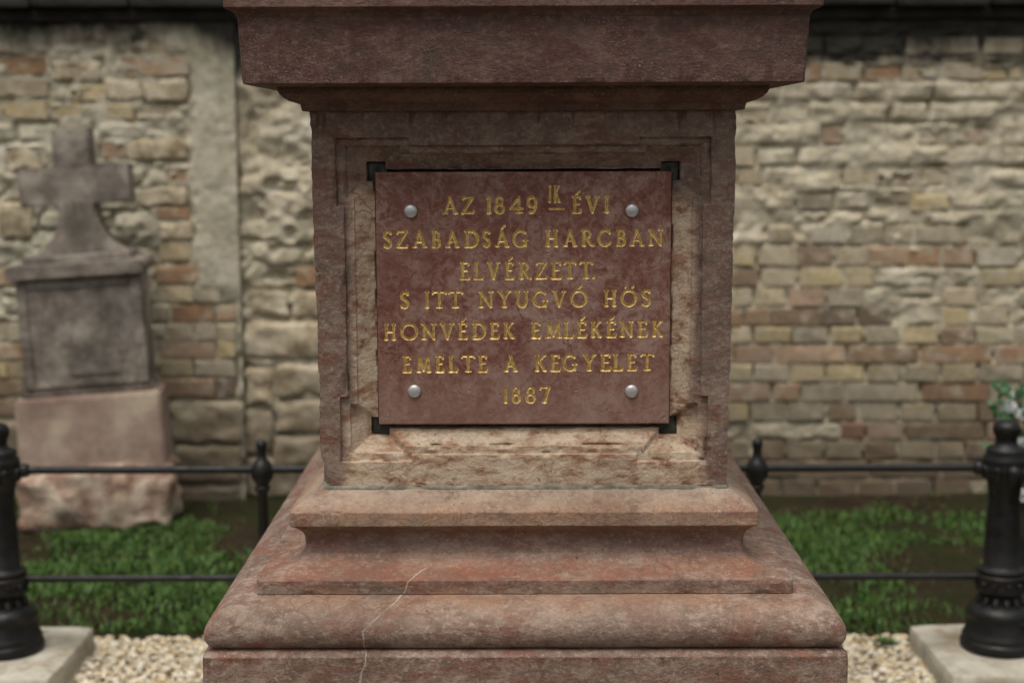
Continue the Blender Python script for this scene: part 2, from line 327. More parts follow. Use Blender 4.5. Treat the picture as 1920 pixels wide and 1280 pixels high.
def wall_mesh(x0, x1, Yw, vis, hid, stones, seed, plaster=None, step=.0095, deep=lambda X, Z: 0):
    nx = int((x1-x0)/step)+1; nz = int((WTOP)/step)+1
    xs = np.linspace(x0, x1, nx); zs = np.linspace(-.02, WTOP, nz); X, Z = np.meshgrid(xs, zs)
    lump = fbm(X*9, Z*13, o=4, s=seed); fine = fbm(X*38, Z*42, o=3, s=seed+5); rough = fbm(X*3, Z*3, o=3, s=seed+9)
    h = -.003+.017*lump+.006*fine+.008*rough+deep(X, Z)+.006*sstep(.95, 1.2, Z)*vn(X*22, Z*26, s=seed+90)         # height of the mortar over the wall plane
    ridg = 1-np.abs(fbm(X*7, Z*10, o=3, s=seed+31)); h += -.016*sstep(.80, .97, ridg)*sstep(-.1, .3, fbm(X*2.1, Z*2.3, o=2, s=seed+40))
    for r in [q for q in hid if not (q[0] < -.9 and q[0] > XS-.1 and q[2] > .8 and x1 > 0)]:                                           # worn joints show round the bricks the mortar hides
        i0, i1 = np.searchsorted(xs, [r[0]-.03, r[1]+.03]); j0, j1 = np.searchsorted(zs, [r[2]-.03, r[3]+.03])
        if i1 <= i0 or j1 <= j0: continue
        x, z = X[j0:j1, i0:i1], Z[j0:j1, i0:i1]
        d = np.maximum(np.maximum(r[0]-x, x-r[1]), np.maximum(r[2]-z, z-r[3]))+.005*fbm(x*20, z*20, o=2, s=seed+3)
        g = np.exp(-((d-.009)/.008)**2)*sstep(-.25, .35, fbm(x*5, z*6, o=2, s=seed+7))
        h[j0:j1, i0:i1] -= .016*g
        h[j0:j1, i0:i1] += .005*sstep(.0, -.015, d)
    for r in list(vis)+list(stones):
        i0, i1 = np.searchsorted(xs, [r[0]-.03, r[1]+.03]); j0, j1 = np.searchsorted(zs, [r[2]-.03, r[3]+.03])
        if i1 <= i0 or j1 <= j0: continue
        x, z = X[j0:j1, i0:i1], Z[j0:j1, i0:i1]
        d = np.maximum(np.maximum(r[0]-x, x-r[1]), np.maximum(r[2]-z, z-r[3]))
        low = 1-sstep(.95, 1.25, z); a = sstep(.026, .004, d)*(1-(1-low)*(d < -.004)*.75)
        rec = -.004-.006*low-.022*sstep(.0, .45, fbm(x*15, z*17, o=2, s=seed+60))
        h[j0:j1, i0:i1] = h[j0:j1, i0:i1]*(1-a*.8)+a*.8*np.minimum(rec, h[j0:j1, i0:i1])
        ins = (d < -.014) & (h[j0:j1, i0:i1] < .0035+.004*low); h[j0:j1, i0:i1][ins] = -.022
    if plaster:
        px0, px1, pz0 = plaster; a = sstep(px0-.02, px0+.03, X)*sstep(pz0-.08, pz0+.05, Z+.05*rough)
        h = h*(1-.85*a)+a*(.010+.0025*fine)
    V = np.stack([X, Yw-h, Z], -1).reshape(-1, 3); Q = grid_quads(nx, nz)
    n = len(V); bk = [(x0, Yw+.42, -.02), (x1, Yw+.42, -.02), (x1, Yw+.42, WTOP), (x0, Yw+.42, WTOP)]
    V = np.concatenate([V, bk]); i = np.arange(nx*nz).reshape(nz, nx)
    ex = [(n, n+1, n+2, n+3)]
    Q = np.concatenate([Q, ex])
    # end and top strips
    def strip(col, b0, b1):
        return [(int(col[q]), int(col[q+1]), b1 if q >= len(col)//2 else b0, b0 if q < len(col)//2 else b1) for q in ()]
    L = len(V); back_l = np.stack([np.full(nz, x0), np.full(nz, Yw+.42), zs], -1); back_r = back_l.copy(); back_r[:, 0] = x1
    back_t = np.stack([xs, np.full(nx, Yw+.42), np.full(nx, WTOP)], -1)
    V = np.concatenate([V, back_l, back_r, back_t])
    a = np.arange(nz-1)
    ql = np.stack([i[a, 0], i[a+1, 0], L+a+1, L+a], -1); qr = np.stack([i[a+1, -1], i[a, -1], L+nz+a, L+nz+a+1], -1)
    b = np.arange(nx-1); qt = np.stack([i[-1, b], i[-1, b+1], L+2*nz+b+1, L+2*nz+b], -1)
    return npmesh('wall_body', V, np.concatenate([Q, ql, qr, qt]), True, 60)

def wall_mat(name, tints, green=.2, crust=1.5):
    m = M(name, .93); n = m.noise(5, 8, .65); n2 = m.noise(24, 6, .65, m.map(loc=(4, 0, 2)))
    c = m.ramp(m.math('MULTIPLY_ADD', n2, .5, m.math('MULTIPLY', n, .5)), [(.32, tints[0]), (.48, tints[1]), (.62, tints[2])])
    c = m.mix(m.ramp(m.noise(2.6, 6, .6, m.map(loc=(9, 1, 4))), [(.48, 0), (.62, green)]), c, (.20, .205, .135))
    z = m.xyz()[2]
    low = m.ramp(m.math('MULTIPLY_ADD', m.noise(4, 5, .6), .5, z), [(.35, .85), (1.0, 0)])      # rising damp and splashed soil
    c = m.mix(m.math('MULTIPLY', low, .8), c, (.12, .092, .062))
    # black crust under the coping, running down in tongues
    tz = m.math('MULTIPLY_ADD', m.noise(4.5, 5, .65, m.map((1, 1, .35))), .42, z)
    c = m.mix(m.ramp(m.math('SUBTRACT', tz, crust), [(.68, 0), (.80, .93)]), c, (.014, .014, .012))
    m.col(c); nb = m.bump(m.noise(70, 6, .7), .7, .006); m.bump(m.noise(260, 3, .6), .4, .002, nb)
    return m.m
matA = wall_mat('limewashed_render', ((.27, .235, .165), (.47, .425, .32), (.63, .59, .475)), .55)
matB = wall_mat('old_mortar', ((.28, .235, .16), (.48, .42, .305), (.64, .585, .465)), .2, crust=1.36)
bmat = M('brick', .9); oi = bmat.objinfo(); cvv = bmat.t.nodes.new('ShaderNodeVectorMath'); cvv.operation = 'ADD'
gpos = bmat.t.nodes.new('ShaderNodeNewGeometry').outputs['Position']; bmat.inp(cvv.inputs[0], gpos); bmat.inp(cvv.inputs[1], oi['Location'])
nb_ = bmat.noise(28, 6, .65, cvv.outputs[0])
c_ = bmat.mix(bmat.ramp(nb_, [(.35, .75), (.62, 0)]), oi['Color'], bmat.mix(.5, oi['Color'], (.09, .07, .05)))
c_ = bmat.mix(bmat.ramp(bmat.noise(13, 6, .7, gpos), [(.5, 0), (.62, .75)]), c_, (.50, .44, .34))   # lime smeared over the faces
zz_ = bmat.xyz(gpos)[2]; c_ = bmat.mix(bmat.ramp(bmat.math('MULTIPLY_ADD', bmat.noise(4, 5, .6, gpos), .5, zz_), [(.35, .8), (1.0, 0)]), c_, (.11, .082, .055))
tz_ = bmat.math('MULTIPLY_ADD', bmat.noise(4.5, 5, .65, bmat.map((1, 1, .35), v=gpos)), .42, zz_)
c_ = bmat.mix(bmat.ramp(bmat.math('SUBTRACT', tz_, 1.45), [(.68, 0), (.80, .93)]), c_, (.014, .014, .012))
bmat.col(c_); bmat.bump(bmat.noise(90, 5, .7, gpos), .8, .006)
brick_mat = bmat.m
brick_me = []
for v in range(10):                                  # ten worn bricks, unit sized, shared by all
    bm = bmesh.new(); bmesh.ops.create_cube(bm, size=1)
    fe = [e for e in bm.edges if all(q.co.y < 0 for q in e.verts)]
    bmesh.ops.bevel(bm, geom=fe, offset=.055, segments=1, affect='EDGES')
    r = random.Random(100+v)
    for q in bm.verts:
        q.co += Vector((r.uniform(-.03, .03), r.uniform(-.05, .05) if q.co.y < 0 else 0, r.uniform(-.08, .08)))
    bmesh.ops.recalc_face_normals(bm, faces=bm.faces)
    me = bpy.data.meshes.new('brick'); bm.to_mesh(me); bm.free(); me.materials.append(brick_mat)
    brick_me.append(me)
def put_brick(r, Yw, par, rnd, proud=None):
    o = bpy.data.objects.new('brick', rnd.choice(brick_me)); C.objects.link(o); o.parent = par
    D = .07; p = rnd.uniform(-.004, .004) if r[2] < 1.05 else rnd.uniform(-.010, .003)
    o.location = Vector(((r[0]+r[1])/2, Yw-p+D/2, (r[2]+r[3])/2))-par.location
    o.scale = (r[1]-r[0], D, r[3]-r[2]); o.rotation_euler = (rnd.uniform(-.02, .02), rnd.uniform(-.012, .012), rnd.uniform(-.025, .025))
    k = rnd.uniform(1.15, 1.6)*(1 if r[4][0] < .45 else .85)*(.8 if r[4][0]/r[4][2] > 2.4 else 1); o.color = (r[4][0]*k, r[4][1]*k, r[4][2]*.95*k*rnd.uniform(.93, 1.05), 1)
    return o
stone_mat = M('rubble_stone', .92); sm = stone_mat; g2 = sm.t.nodes.new('ShaderNodeNewGeometry').outputs['Position']
sc_ = sm.ramp(sm.noise(9, 7, .65, g2), [(.36, (.30, .235, .15)), (.5, (.53, .45, .32)), (.62, (.70, .62, .48))])
sz_ = sm.xyz(g2)[2]; sc_ = sm.mix(sm.ramp(sm.math('MULTIPLY_ADD', sm.noise(4, 5, .6, g2), .5, sz_), [(.35, .8), (1.0, 0)]), sc_, (.12, .095, .068))
sm.col(sm.mix(.35, sc_, sm.mix(1., sc_, sm.objinfo()['Color'], 'MULTIPLY'))); sm.bump(sm.noise(45, 6, .7, g2), .9, .01); stone_mat = sm.m
def put_stone(r, Yw, par, seed):
    bm = rough_block(r[1]-r[0], .10, r[3]-r[2], 9, .020, 16, seed, .16)
    o = bmobj('stone', bm, stone_mat, par, True, 60)
    o.location = Vector(((r[0]+r[1])/2, Yw+.044, r[2]))-par.location; k = random.Random(seed).uniform(.6, 1.); o.color = (k, k*.97, k*.9, 1)
def build_wall(x0, x1, Yw, label, vis, gen, hid, stones, mat, seed, plaster=None, deep=lambda X, Z: 0):
    par = empty('brick_wall', ((x0+x1)/2, Yw, 0), label, 'wall')
    me = wall_mesh(x0, x1, Yw, vis+gen, hid, stones, seed, plaster, deep=deep)
    b = link('mortar_face', me, mat, par); b.matrix_parent_inverse = Matrix.Translation(-Vector(par.location))
    rnd = random.Random(seed); L = list(vis)+list(gen)
    L.sort(key=lambda r: (abs(r[0]-0) > 2.45) or (abs((r[0]+r[1])/2) < .85))     # seen ones first
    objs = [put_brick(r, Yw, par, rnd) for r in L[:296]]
    rest = L[296:]
    if rest:
        bm = bmesh.new()
        for r in rest:
            o = put_brick(r, Yw, par, rnd); m4 = Matrix.LocRotScale(o.location, o.rotation_euler, o.scale); t = o.data.copy(); t.transform(m4); bm.from_mesh(t)
            bpy.data.objects.remove(o); bpy.data.meshes.remove(t)
        me = bpy.data.meshes.new('brick_mass'); bm.to_mesh(me); bm.free(); o = link('brick_mass', me, brick_mat, par); o['kind'] = 'stuff'; o.color = (.33, .27, .19, 1)
    for q, s in enumerate(stones): put_stone(s, Yw, par, seed+q)
    return par
wallA = build_wall(-5.4, XS, YA, 'limewashed wall of brick and rubble behind the stone cross, ending in a plastered edge', bricksA, genA, hiddenA, stonesA, matA, 21,
                   (at(362, 300, YA).x, XS, .93))
leftB = lambda X, Z: (.030*fbm(X*5, Z*6.5, o=4, s=77)-.022*sstep(.35, .6, vn(X*13, Z*15, s=78)))*(1-sstep(-.95, -.75, X))+.004*sstep(1.0, 1.3, Z)
wallB = build_wall(XS+.004, 5.2, YB, 'long worn brick wall behind the monument, mortar smeared over its upper courses', bricksB, genB, hiddenB, stonesB, matB, 51, deep=leftB)
# coping of each wall: a dark weathered slab row over a drip course
cm = M('coping', .85); cm.col(cm.ramp(cm.noise(8, 6, .65), [(.3, (.010, .010, .009)), (.7, (.045, .042, .036))])); cm.bump(cm.noise(50, 5, .7), .8, .006)
cm2 = M('drip_course', .9); cm2.col(cm2.ramp(cm2.noise(10, 6, .65), [(.3, (.012, .012, .010)), (.7, (.040, .038, .032))])); cm2.bump(cm2.noise(60, 5, .7), .9, .01)
def coping(par, x0, x1, Yw, z, n, seed):
    r = random.Random(seed); wd = (x1-x0)/n
    for k in range(n):
        bm = rough_block(wd-.006, .60, .055, 3, .003, 6, seed+k, .2)
        bmobj('coping_slab', bm, cm.m, par, True, 50).location = Vector((x0+wd*(k+.5), Yw+.20, z+r.uniform(-.004, .004)))-par.location
    bm = rough_block(x1-x0-.002, .50, .05, 12, .004, 7, seed+70, .1)
    bmobj('drip_course', bm, cm2.m, par, True, 50).location = Vector(((x0+x1)/2, Yw+.215, z-.0505))-par.location
coping(wallA, -5.4, XS-.004, YA, WTOP+.052, 10, 5); coping(wallB, XS+.006, 5.2, YB, WTOP+.052, 16, 9)

# ================================================================== MONUMENT
YC0 = 2.96; EXT = .22; MY = YC0+EXT
mon = empty('stone_monument', (0, MY, 0), 'tall red limestone monument with a gilt inscription plaque on its front', 'monument')
def ring_mesh(prof, nxs=260, seed=0, chips=1., subz=.006, ang=17):
    """prof: (half width, z, edge?) from top to bottom; four sided mouldings, arrises worn"""
    P = []
    for a, b in zip(prof[:-1], prof[1:]):
        L = math.hypot(a[0]-b[0], a[1]-b[1]); n = max(1, int(L/subz))
        for q in range(n):
            t = q/n; P.append((a[0]+(b[0]-a[0])*t, a[1]+(b[1]-a[1])*t, a[2] if q == 0 else 0))
    P.append(prof[-1])
    P = np.array(P); n = len(P)
    t = np.linspace(-1, 1, nxs+1)[:-1]; z0 = np.zeros_like(t)
    sx = np.concatenate([t, z0+1, -t, z0-1]); sy = np.concatenate([z0-1, t, z0+1, -t])
    nside = np.array([1, 1, 1, 1]); m = len(sx)
    Wd = P[:, 0][:, None]; Zz = P[:, 1][:, None]*np.ones((1, m)); X = Wd*sx; Y = (Wd+EXT)*sy
    e = P[:, 2][:, None]
    ch = (np.maximum(0, fbm(X*22, Y*22, Zz*14, 3, seed)-.22)*.010+np.maximum(0, fbm(X*70, Y*70, Zz*30, 2, seed+4)-.25)*.004)*e*chips
    wob = .0007*fbm(X*6, Y*6, Zz*20, 3, seed+8)+.0004*vn(X*60, Y*60, Zz*60, seed+9)
    off = wob-ch
    X2 = X+off*np.where(np.abs(sx) > .999, np.sign(sx), 0); Y2 = Y+off*np.where(np.abs(sy) > .999, np.sign(sy), 0)
    dz = np.gradient(P[:, 0])[:, None]
    Z2 = Zz+.0005*fbm(X*5+3, Y*5, Zz*5, 2, seed+12)
    # corners rubbed off a little
    cr = .003*np.exp(-((1-np.minimum(np.abs(sx), np.abs(sy)))*Wd/.004))
    X2 -= cr*np.sign(sx); Y2 -= cr*np.sign(sy)
    V = np.stack([X2, Y2, Z2], -1).reshape(-1, 3)
    i = np.arange(n*m).reshape(n, m); j = np.roll(i, -1, axis=1)
    Q = np.stack([i[:-1], i[1:], j[1:], j[:-1]], -1).reshape(-1, 4)
    return npmesh('moulding', V, Q, True, ang)
def with_arris(p, r=.0011):
    out = []
    for q in range(len(p)):
        if len(p[q]) > 2 and p[q][2] and 0 < q < len(p)-1:
            a = Vector(p[q-1][:2]); b = Vector(p[q][:2]); c = Vector(p[q+1][:2])
            u = (a-b).normalized(); v = (c-b).normalized()
            out += [(*(b+u*r), .6), (*(b+(u+v)*r*.35), 1), (*(b+v*r), .6)]
        else: out.append((p[q][0], p[q][1], 0))
    return out
PIT_ = (.21, .125, .095)
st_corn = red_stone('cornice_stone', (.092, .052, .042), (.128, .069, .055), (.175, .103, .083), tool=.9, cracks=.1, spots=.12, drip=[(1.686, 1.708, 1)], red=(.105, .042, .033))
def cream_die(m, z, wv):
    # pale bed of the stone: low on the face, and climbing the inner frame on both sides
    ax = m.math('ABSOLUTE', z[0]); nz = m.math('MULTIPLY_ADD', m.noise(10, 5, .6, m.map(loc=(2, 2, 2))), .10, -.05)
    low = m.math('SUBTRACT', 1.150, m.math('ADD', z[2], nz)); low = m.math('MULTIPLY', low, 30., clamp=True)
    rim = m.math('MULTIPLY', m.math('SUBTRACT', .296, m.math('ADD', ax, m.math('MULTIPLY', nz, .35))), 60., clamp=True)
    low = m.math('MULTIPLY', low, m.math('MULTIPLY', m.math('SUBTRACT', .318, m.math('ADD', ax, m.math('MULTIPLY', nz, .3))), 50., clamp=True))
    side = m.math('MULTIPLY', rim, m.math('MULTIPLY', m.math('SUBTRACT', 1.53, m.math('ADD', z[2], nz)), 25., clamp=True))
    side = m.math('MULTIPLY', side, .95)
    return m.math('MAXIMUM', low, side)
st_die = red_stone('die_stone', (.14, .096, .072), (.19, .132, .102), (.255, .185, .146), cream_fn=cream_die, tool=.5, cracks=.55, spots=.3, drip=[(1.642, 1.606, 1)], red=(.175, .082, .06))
bands = [(.60, (.16, .10, .075), .2), (.775, (.14, .078, .058), .35), (.80, (.13, .072, .052), .5), (.826, (.30, .225, .18), .6), (.842, (.36, .21, .13), .8), (.858, (.17, .105, .08), .6), (.874, (.29, .110, .062), .75), (.886, (.28, .13, .08), .65), (.90, (.26, .17, .14), .7), (.925, (.19, .092, .07), .6), (.955, (.36, .235, .15), .85), (.972, (.38, .21, .125), .8), (.99, (.44, .33, .24), .85), (1.01, (.42, .34, .265), .85)]
vp = [(800, 1063), (766, 1088), (758, 1112), (737, 1124), (700, 1158), (680, 1182), (682, 1210), (686, 1238), (672, 1282)]
vpts = [];
for (px, py), Yp in zip(vp, [2.56, 2.512, 2.51, 2.50, 2.46, 2.437, 2.435, 2.432, 2.43]):
    q = at(px, py, Yp); vpts.append((q.x, q.z))
vein = (vpts[-1][1]-.001, vpts[0][1]+.001, -.40, -.10, vpts)
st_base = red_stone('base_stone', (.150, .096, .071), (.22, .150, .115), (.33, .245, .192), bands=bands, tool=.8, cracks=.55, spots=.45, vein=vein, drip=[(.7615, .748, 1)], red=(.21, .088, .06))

cs = with_arris([(.0, 2.03), (.40, 2.02), (.474, 1.985, 1), (.4755, 1.8063, 1), (.470, 1.8045), (.461, 1.800), (.4572, 1.793)])
link('cornice_slab', ring_mesh(cs, 200, 3), st_corn, mon)
co = with_arris([(.4569, 1.7928), (.4545, 1.74), (.4519, 1.6880, 1), (.425, 1.6862), (.4045, 1.6850, 1), (.4040, 1.6795), (.4015, 1.6735), (.396, 1.6675), (.387, 1.6620), (.3746, 1.6580, 1), (.3712, 1.6567), (.3690, 1.6462, 1), (.350, 1.6455)])
link('cornice', ring_mesh(co, 260, 5, 1.3), st_corn, mon)
m1 = with_arris([(.345, 1.0045), (.3525, 1.0030), (.3990, .9725, 1), (.3998, .9488, 1), (.392, .9435), (.3862, .9385), (.3805, .9325), (.3775, .9250), (.3763, .9150), (.3763, .9051), (.3785, .8970), (.385, .8885), (.3955, .8810), (.410, .8755), (.428, .8712), (.4499, .8691, 1), (.4504, .8454, 1), (.446, .8446)])
link('base_moulding', ring_mesh(m1, 300, 7, 1.2, .0045), st_base, mon)
to = with_arris([(.440, .8450), (.456, .8445), (.475, .8425), (.492, .8385), (.506, .8315), (.5165, .8225), (.5235, .8115), (.526, .8000), (.5248, .7890), (.5205, .7800), (.5145, .7745), (.508, .7733)])
link('torus_course', ring_mesh(to, 300, 9, 1., .004, 40), st_base, mon)
bl = with_arris([(.500, .7728), (.5140, .7712), (.5200, .7692, 1), (.5279, .7630, 1), (.529, .70), (.531, .18, 1), (.60, .16), (.62, .14, 1), (.63, 0)])
link('plinth_block', ring_mesh(bl, 260, 11, 1., .01), st_base, mon)

# shaft (die): its front is carved with the eared frame
def wz(z): return .3493+(.3566-.3493)*(z-1.0083)/(1.6437-1.0083)
ZM = 1.3256; kx = 1.21
xl = set(np.round(np.arange(0, .3495, .0022), 5)); zl = set(np.round(np.arange(1.0083, 1.6446, .0022), 5))
for s in (0, .0008, .0135, .0143, .041, .0418):
    xl |= {.302-kx*s, .315-kx*s, .193+s}; zl |= {ZM+q*v for q in (-1, 1) for v in (.2639-s, .2765-s, .162+s)}
def thin(vals, forced, eps=.0007):
    v = sorted(vals); o = [v[0]]
    for q in v[1:]:
        if q-o[-1] > eps: o.append(q)
    return np.array(o)
xh = thin(xl, None); xs = np.concatenate([-xh[::-1], xh[1:]]); xs = np.concatenate([[-.353], xs, [.353]]) if xh[-1] < .3525 else xs
zs = thin(zl, None); zs[-1] = 1.6455; zs = np.concatenate([[1.0083], zs[zs > 1.009]])
Xn, Zg = np.meshgrid(xs, zs)
A_ = np.abs(Xn+.0007*fbm(Xn*30, Zg*30, o=3, s=2)); B_ = np.abs(Zg-ZM+.0007*fbm(Xn*30, Zg*30, o=3, s=8))
s_c = np.minimum((.302-A_)/kx, .2639-B_)
s_e = np.minimum(np.minimum(A_-.193, (.315-A_)/kx), np.minimum(B_-.162, .2765-B_))
S = np.maximum(s_c, s_e)
def prof_depth(s):
    return np.interp(s, [-1, 0, .0008, .0135, .0143, .018, .026, .034, .0375, .0405, .041, .0418, .05], [0, 0, .0075, .0085, .0125, .0150, .0225, .0285, .0300, .0305, .031, .058, .058])
D = prof_depth(S)
edge = np.exp(-(S/.004)**2)+np.exp(-((S-.0138)/.003)**2)+.8*np.exp(-((S-.040)/.003)**2)
chip = np.maximum(0, fbm(Xn*26, Zg*26, o=3, s=31)-.2)*.018*edge*(S < .041)
pit = np.maximum(0, fbm(Xn*90, Zg*60, o=2, s=37)-.45)*.004
D = D+chip+pit+.0006*fbm(Xn*25, Zg*25, o=3, s=40)+.0003*fbm(Xn*150, Zg*150, o=2, s=41)
W = wz(Zg); Xs = Xn*(1+(W/.353-1)*sstep(.315, .353, np.abs(Xn)))
zl_ = Zg
bite = .011*sstep(1.075, 1.01, zl_)+.004*np.maximum(0, fbm(zl_*30, s=51, o=3))+.0025*np.maximum(0, fbm(zl_*90, s=52, o=2))
biteR = .003*np.maximum(0, fbm(zl_*26, s=61, o=3))+.002*np.maximum(0, fbm(zl_*90, s=62, o=2))
eL = sstep(.325, .353, -Xn); eR = sstep(.325, .353, Xn); Xs = Xs+bite*eL-biteR*eR
arr = .0022*sstep(.3505, .353, np.abs(Xn))
Yf = (YC0-W)+D+arr-MY
Vf = np.stack([Xs, Yf, Zg], -1); nz_, nx_ = Zg.shape
Vs = [Vf.reshape(-1, 3)]; Qs = [grid_quads(nx_, nz_)]; off = nx_*nz_
for side in (0, 1):                                   # the two flanks
    col = Vf[:, 0 if side == 0 else -1, :]; ys = np.concatenate([[0, .004], np.linspace(.03, 1, 60)])
    yb = (W[:, 0]+EXT)
    G = np.repeat(col[:, None, :], len(ys), 1)
    G[:, :, 1] = col[:, None, 1]+(yb[:, None]-col[:, None, 1])*ys[None, :]
    tgt = (W[:, 0]*(-1 if side == 0 else 1))[:, None]; kk = sstep(0, .02, ys)[None, :]
    G[:, :, 0] = col[:, None, 0]*(1-kk)+tgt*kk+.0006*fbm(G[:, :, 1]*30, G[:, :, 2]*30, o=3, s=80+side)
    Vs.append(G.reshape(-1, 3)); q = grid_quads(len(ys), nz_, off); Qs.append(q[:, ::-1] if side == 0 else q); off += G.shape[0]*G.shape[1]
bx = W[0, 0]; tx = W[-1, 0]
Vs.append(np.array([(bx, bx+EXT, 1.0083), (-bx, bx+EXT, 1.0083), (-tx, tx+EXT, 1.6455), (tx, tx+EXT, 1.6455)])); Qs.append(np.array([[off, off+1, off+2, off+3]])); off += 4
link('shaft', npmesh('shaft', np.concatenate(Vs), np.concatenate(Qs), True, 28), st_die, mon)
# verdigris-grey bedding joint under the shaft
mj = M('mortar_joint', .9); mj.col(mj.ramp(mj.noise(40, 5, .6), [(.35, (.085, .084, .068)), (.65, (.27, .245, .185))])); mj.bump(mj.noise(90, 5, .6), .8, .003)
link('mortar_joint', ring_mesh([(.343, 1.0085, 0), (.3500, 1.0080, 0), (.3530, 1.0060, 1), (.3545, 1.0026, 1), (.352, 1.0016, 0)], 300, 15, 1.6, .002), mj.m, mon)
# dark iron cramps filling the little square corner sockets
cmt = M('verdigris_iron', .7); cmt.col(cmt.ramp(cmt.noise(60, 5, .6), [(.35, (.014, .017, .014)), (.7, (.095, .10, .08))])); cmt.bump(cmt.noise(150, 4, .6), .7, .002)
for sx in (-1, 1):
    for sz in (-1, 1):
        bm = rough_block(.036, .012, .036, 5, .004, 60, 5+sx+sz*3, .25)
        zc = ZM+sz*.219
        bmobj('corner_cramp', bm, cmt.m, mon, True, 50).location = (sx*.247, YC0-wz(zc)+.046-MY, zc-.018)
bkm = M('rebate_lining', .85); bkm.col(bkm.ramp(bkm.noise(50, 5, .6), [(.35, (.03, .035, .03)), (.7, (.10, .11, .09))]))
bm = rough_block(.49, .012, .42, 4, .001, 30, 3, .1); bmobj('plaque_bedding', bm, bkm.m, mon).location = (0, YC0-wz(ZM)+.047-MY, ZM-.21)

# ---- plaque with V-cut gilt letters
def arc(cx, cy, rx, ry, a0, a1, n=18):
    return [(cx+rx*math.cos(math.radians(a0+(a1-a0)*q/n)), cy+ry*math.sin(math.radians(a0+(a1-a0)*q/n))) for q in range(n+1)]
def ser(x, y, w=.13): return ([(x-w, y), (x+w, y)], .62)
T, t = 1., .72
G = {
 'A': [([(.14, 0), (.48, 1)], t), ([(.46, 1), (.86, 0)], T), ([(.26, .33), (.72, .33)], t), ser(.13, 0), ser(.87, 0)],
 'B': [([(.22, 0), (.22, 1)], T), ([(.1, 1), (.45, 1)]+arc(.45, .76, .33, .24, 90, -90)+[(.22, .52)], t), ([(.45, .52)]+arc(.5, .26, .38, .26, 90, -90)+[(.1, 0)], T)],
 'C': [(arc(.52, .5, .46, .5, 40, 325, 30), T), ([(.87, .82), (.88, .98)], .55)],
 'D': [([(.17, 0), (.17, 1)], T), ([(.05, 1), (.4, 1)]+arc(.42, .5, .52, .5, 88, -88, 24)+[(.05, 0)], T)],
 'E': [([(.25, 0), (.25, 1)], T), ([(.08, 1), (.9, 1), (.92, .86)], t), ([(.25, .52), (.76, .52)], t), ([(.08, 0), (.93, 0), (.98, .15)], T)],
 'G': [(arc(.5, .5, .46, .5, 45, 322, 30), T), ([(.86, .02), (.86, .40)], T), ([(.7, .40), (1., .40)], t)],
 'H': [([(.17, 0), (.17, 1)], T), ([(.83, 0), (.83, 1)], T), ([(.17, .5), (.83, .5)], t), ser(.17, 0), ser(.83, 0), ser(.17, 1), ser(.83, 1)],
 'I': [([(.5, 0), (.5, 1)], T), ([(.12, 0), (.88, 0)], .62), ([(.15, 1), (.85, 1)], .62)],
 'K': [([(.2, 0), (.2, 1)], T), ([(.82, 1), (.22, .46)], t), ([(.38, .58), (.88, 0)], T), ser(.2, 0), ser(.86, 0), ser(.2, 1), ser(.82, 1, .1)],
 'L': [([(.24, 0), (.24, 1)], T), ([(.06, 0), (.92, 0), (.97, .17)], T), ser(.24, 1, .16)],
 'M': [([(.15, 0), (.2, 1)], t), ([(.2, 1), (.5, .08)], T), ([(.5, .08), (.8, 1)], t), ([(.8, 1), (.88, 0)], T), ser(.14, 0), ser(.88, 0)],
 'N': [([(.16, 0), (.16, 1)], t), ([(.1, 1), (.85, 0)], T), ([(.85, 0), (.85, 1)], t), ser(.16, 0), ser(.85, 1), ser(.08, 1, .08)],
 'O': [(arc(.5, .5, .47, .5, 0, 360, 36), T)],
 'R': [([(.2, 0), (.2, 1)], T), ([(.06, 1), (.42, 1)]+arc(.42, .75, .3, .25, 90, -90)+[(.2, .5)], t), ([(.42, .5), (.78, .06), (.98, .0)], T), ser(.2, 0)],
 'S': [(arc(.52, .75, .36, .25, 30, 190, 14)+[(.22, .62), (.5, .51), (.78, .38)]+arc(.48, .25, .36, .25, 10, -150, 14), T), ([(.85, .84), (.86, .98)], .5), ([(.14, .0), (.13, .17)], .5)],
 'T': [([(.5, 0), (.5, 1)], T), ([(.02, .90), (.08, 1), (.92, 1), (.99, .90)], t), ser(.5, 0, .2)],
 'U': [([(.17, 1), (.17, .38)]+arc(.5, .36, .33, .36, 180, 360)+[(.83, 1)], T), ser(.17, 1), ser(.83, 1)],
 'V': [([(.13, 1), (.5, 0)], T), ([(.5, 0), (.87, 1)], t), ser(.13, 1), ser(.87, 1)],
 'Y': [([(.12, 1), (.5, .5)], T), ([(.88, 1), (.5, .5)], t), ([(.5, .5), (.5, 0)], T), ser(.12, 1), ser(.88, 1), ser(.5, 0, .18)],
 'Z': [([(.1, .88), (.12, 1), (.9, 1)], t), ([(.9, 1), (.06, 0)], T), ([(.06, 0), (.94, 0), (.97, .13)], t)],
 '1': [([(.55, 0), (.55, 1), (.3, .93)], T), ([(.2, 0), (.9, 0)], .65)],
 '8': [(arc(.5, .76, .33, .24, 0, 360, 26), t), (arc(.5, .27, .42, .27, 0, 360, 26), T)],
 '4': [([(.72, 0), (.72, 1)], T), ([(.72, 1), (.04, .26), (1., .26)], t), ([(.5, 0), (.94, 0)], .62)],
 '9': [(arc(.48, .68, .38, .32, 0, 360, 26), T), ([(.86, .68)]+arc(.42, .62, .44, .62, 0, -75, 16)+[(.3, .02)], T)],
 '7': [([(.06, .88), (.1, 1), (.95, 1)], t), ([(.95, 1), (.48, 0)], T), ([(.3, 0), (.68, 0)], .6)],
 '.': [([(.5, .1), (.52, .04)], 1.1)],
 '-': [([(0, .5), (1, .5)], .8), ([(0, .35), (0, .62)], .4), ([(1, .35), (1, .62)], .4)],
}
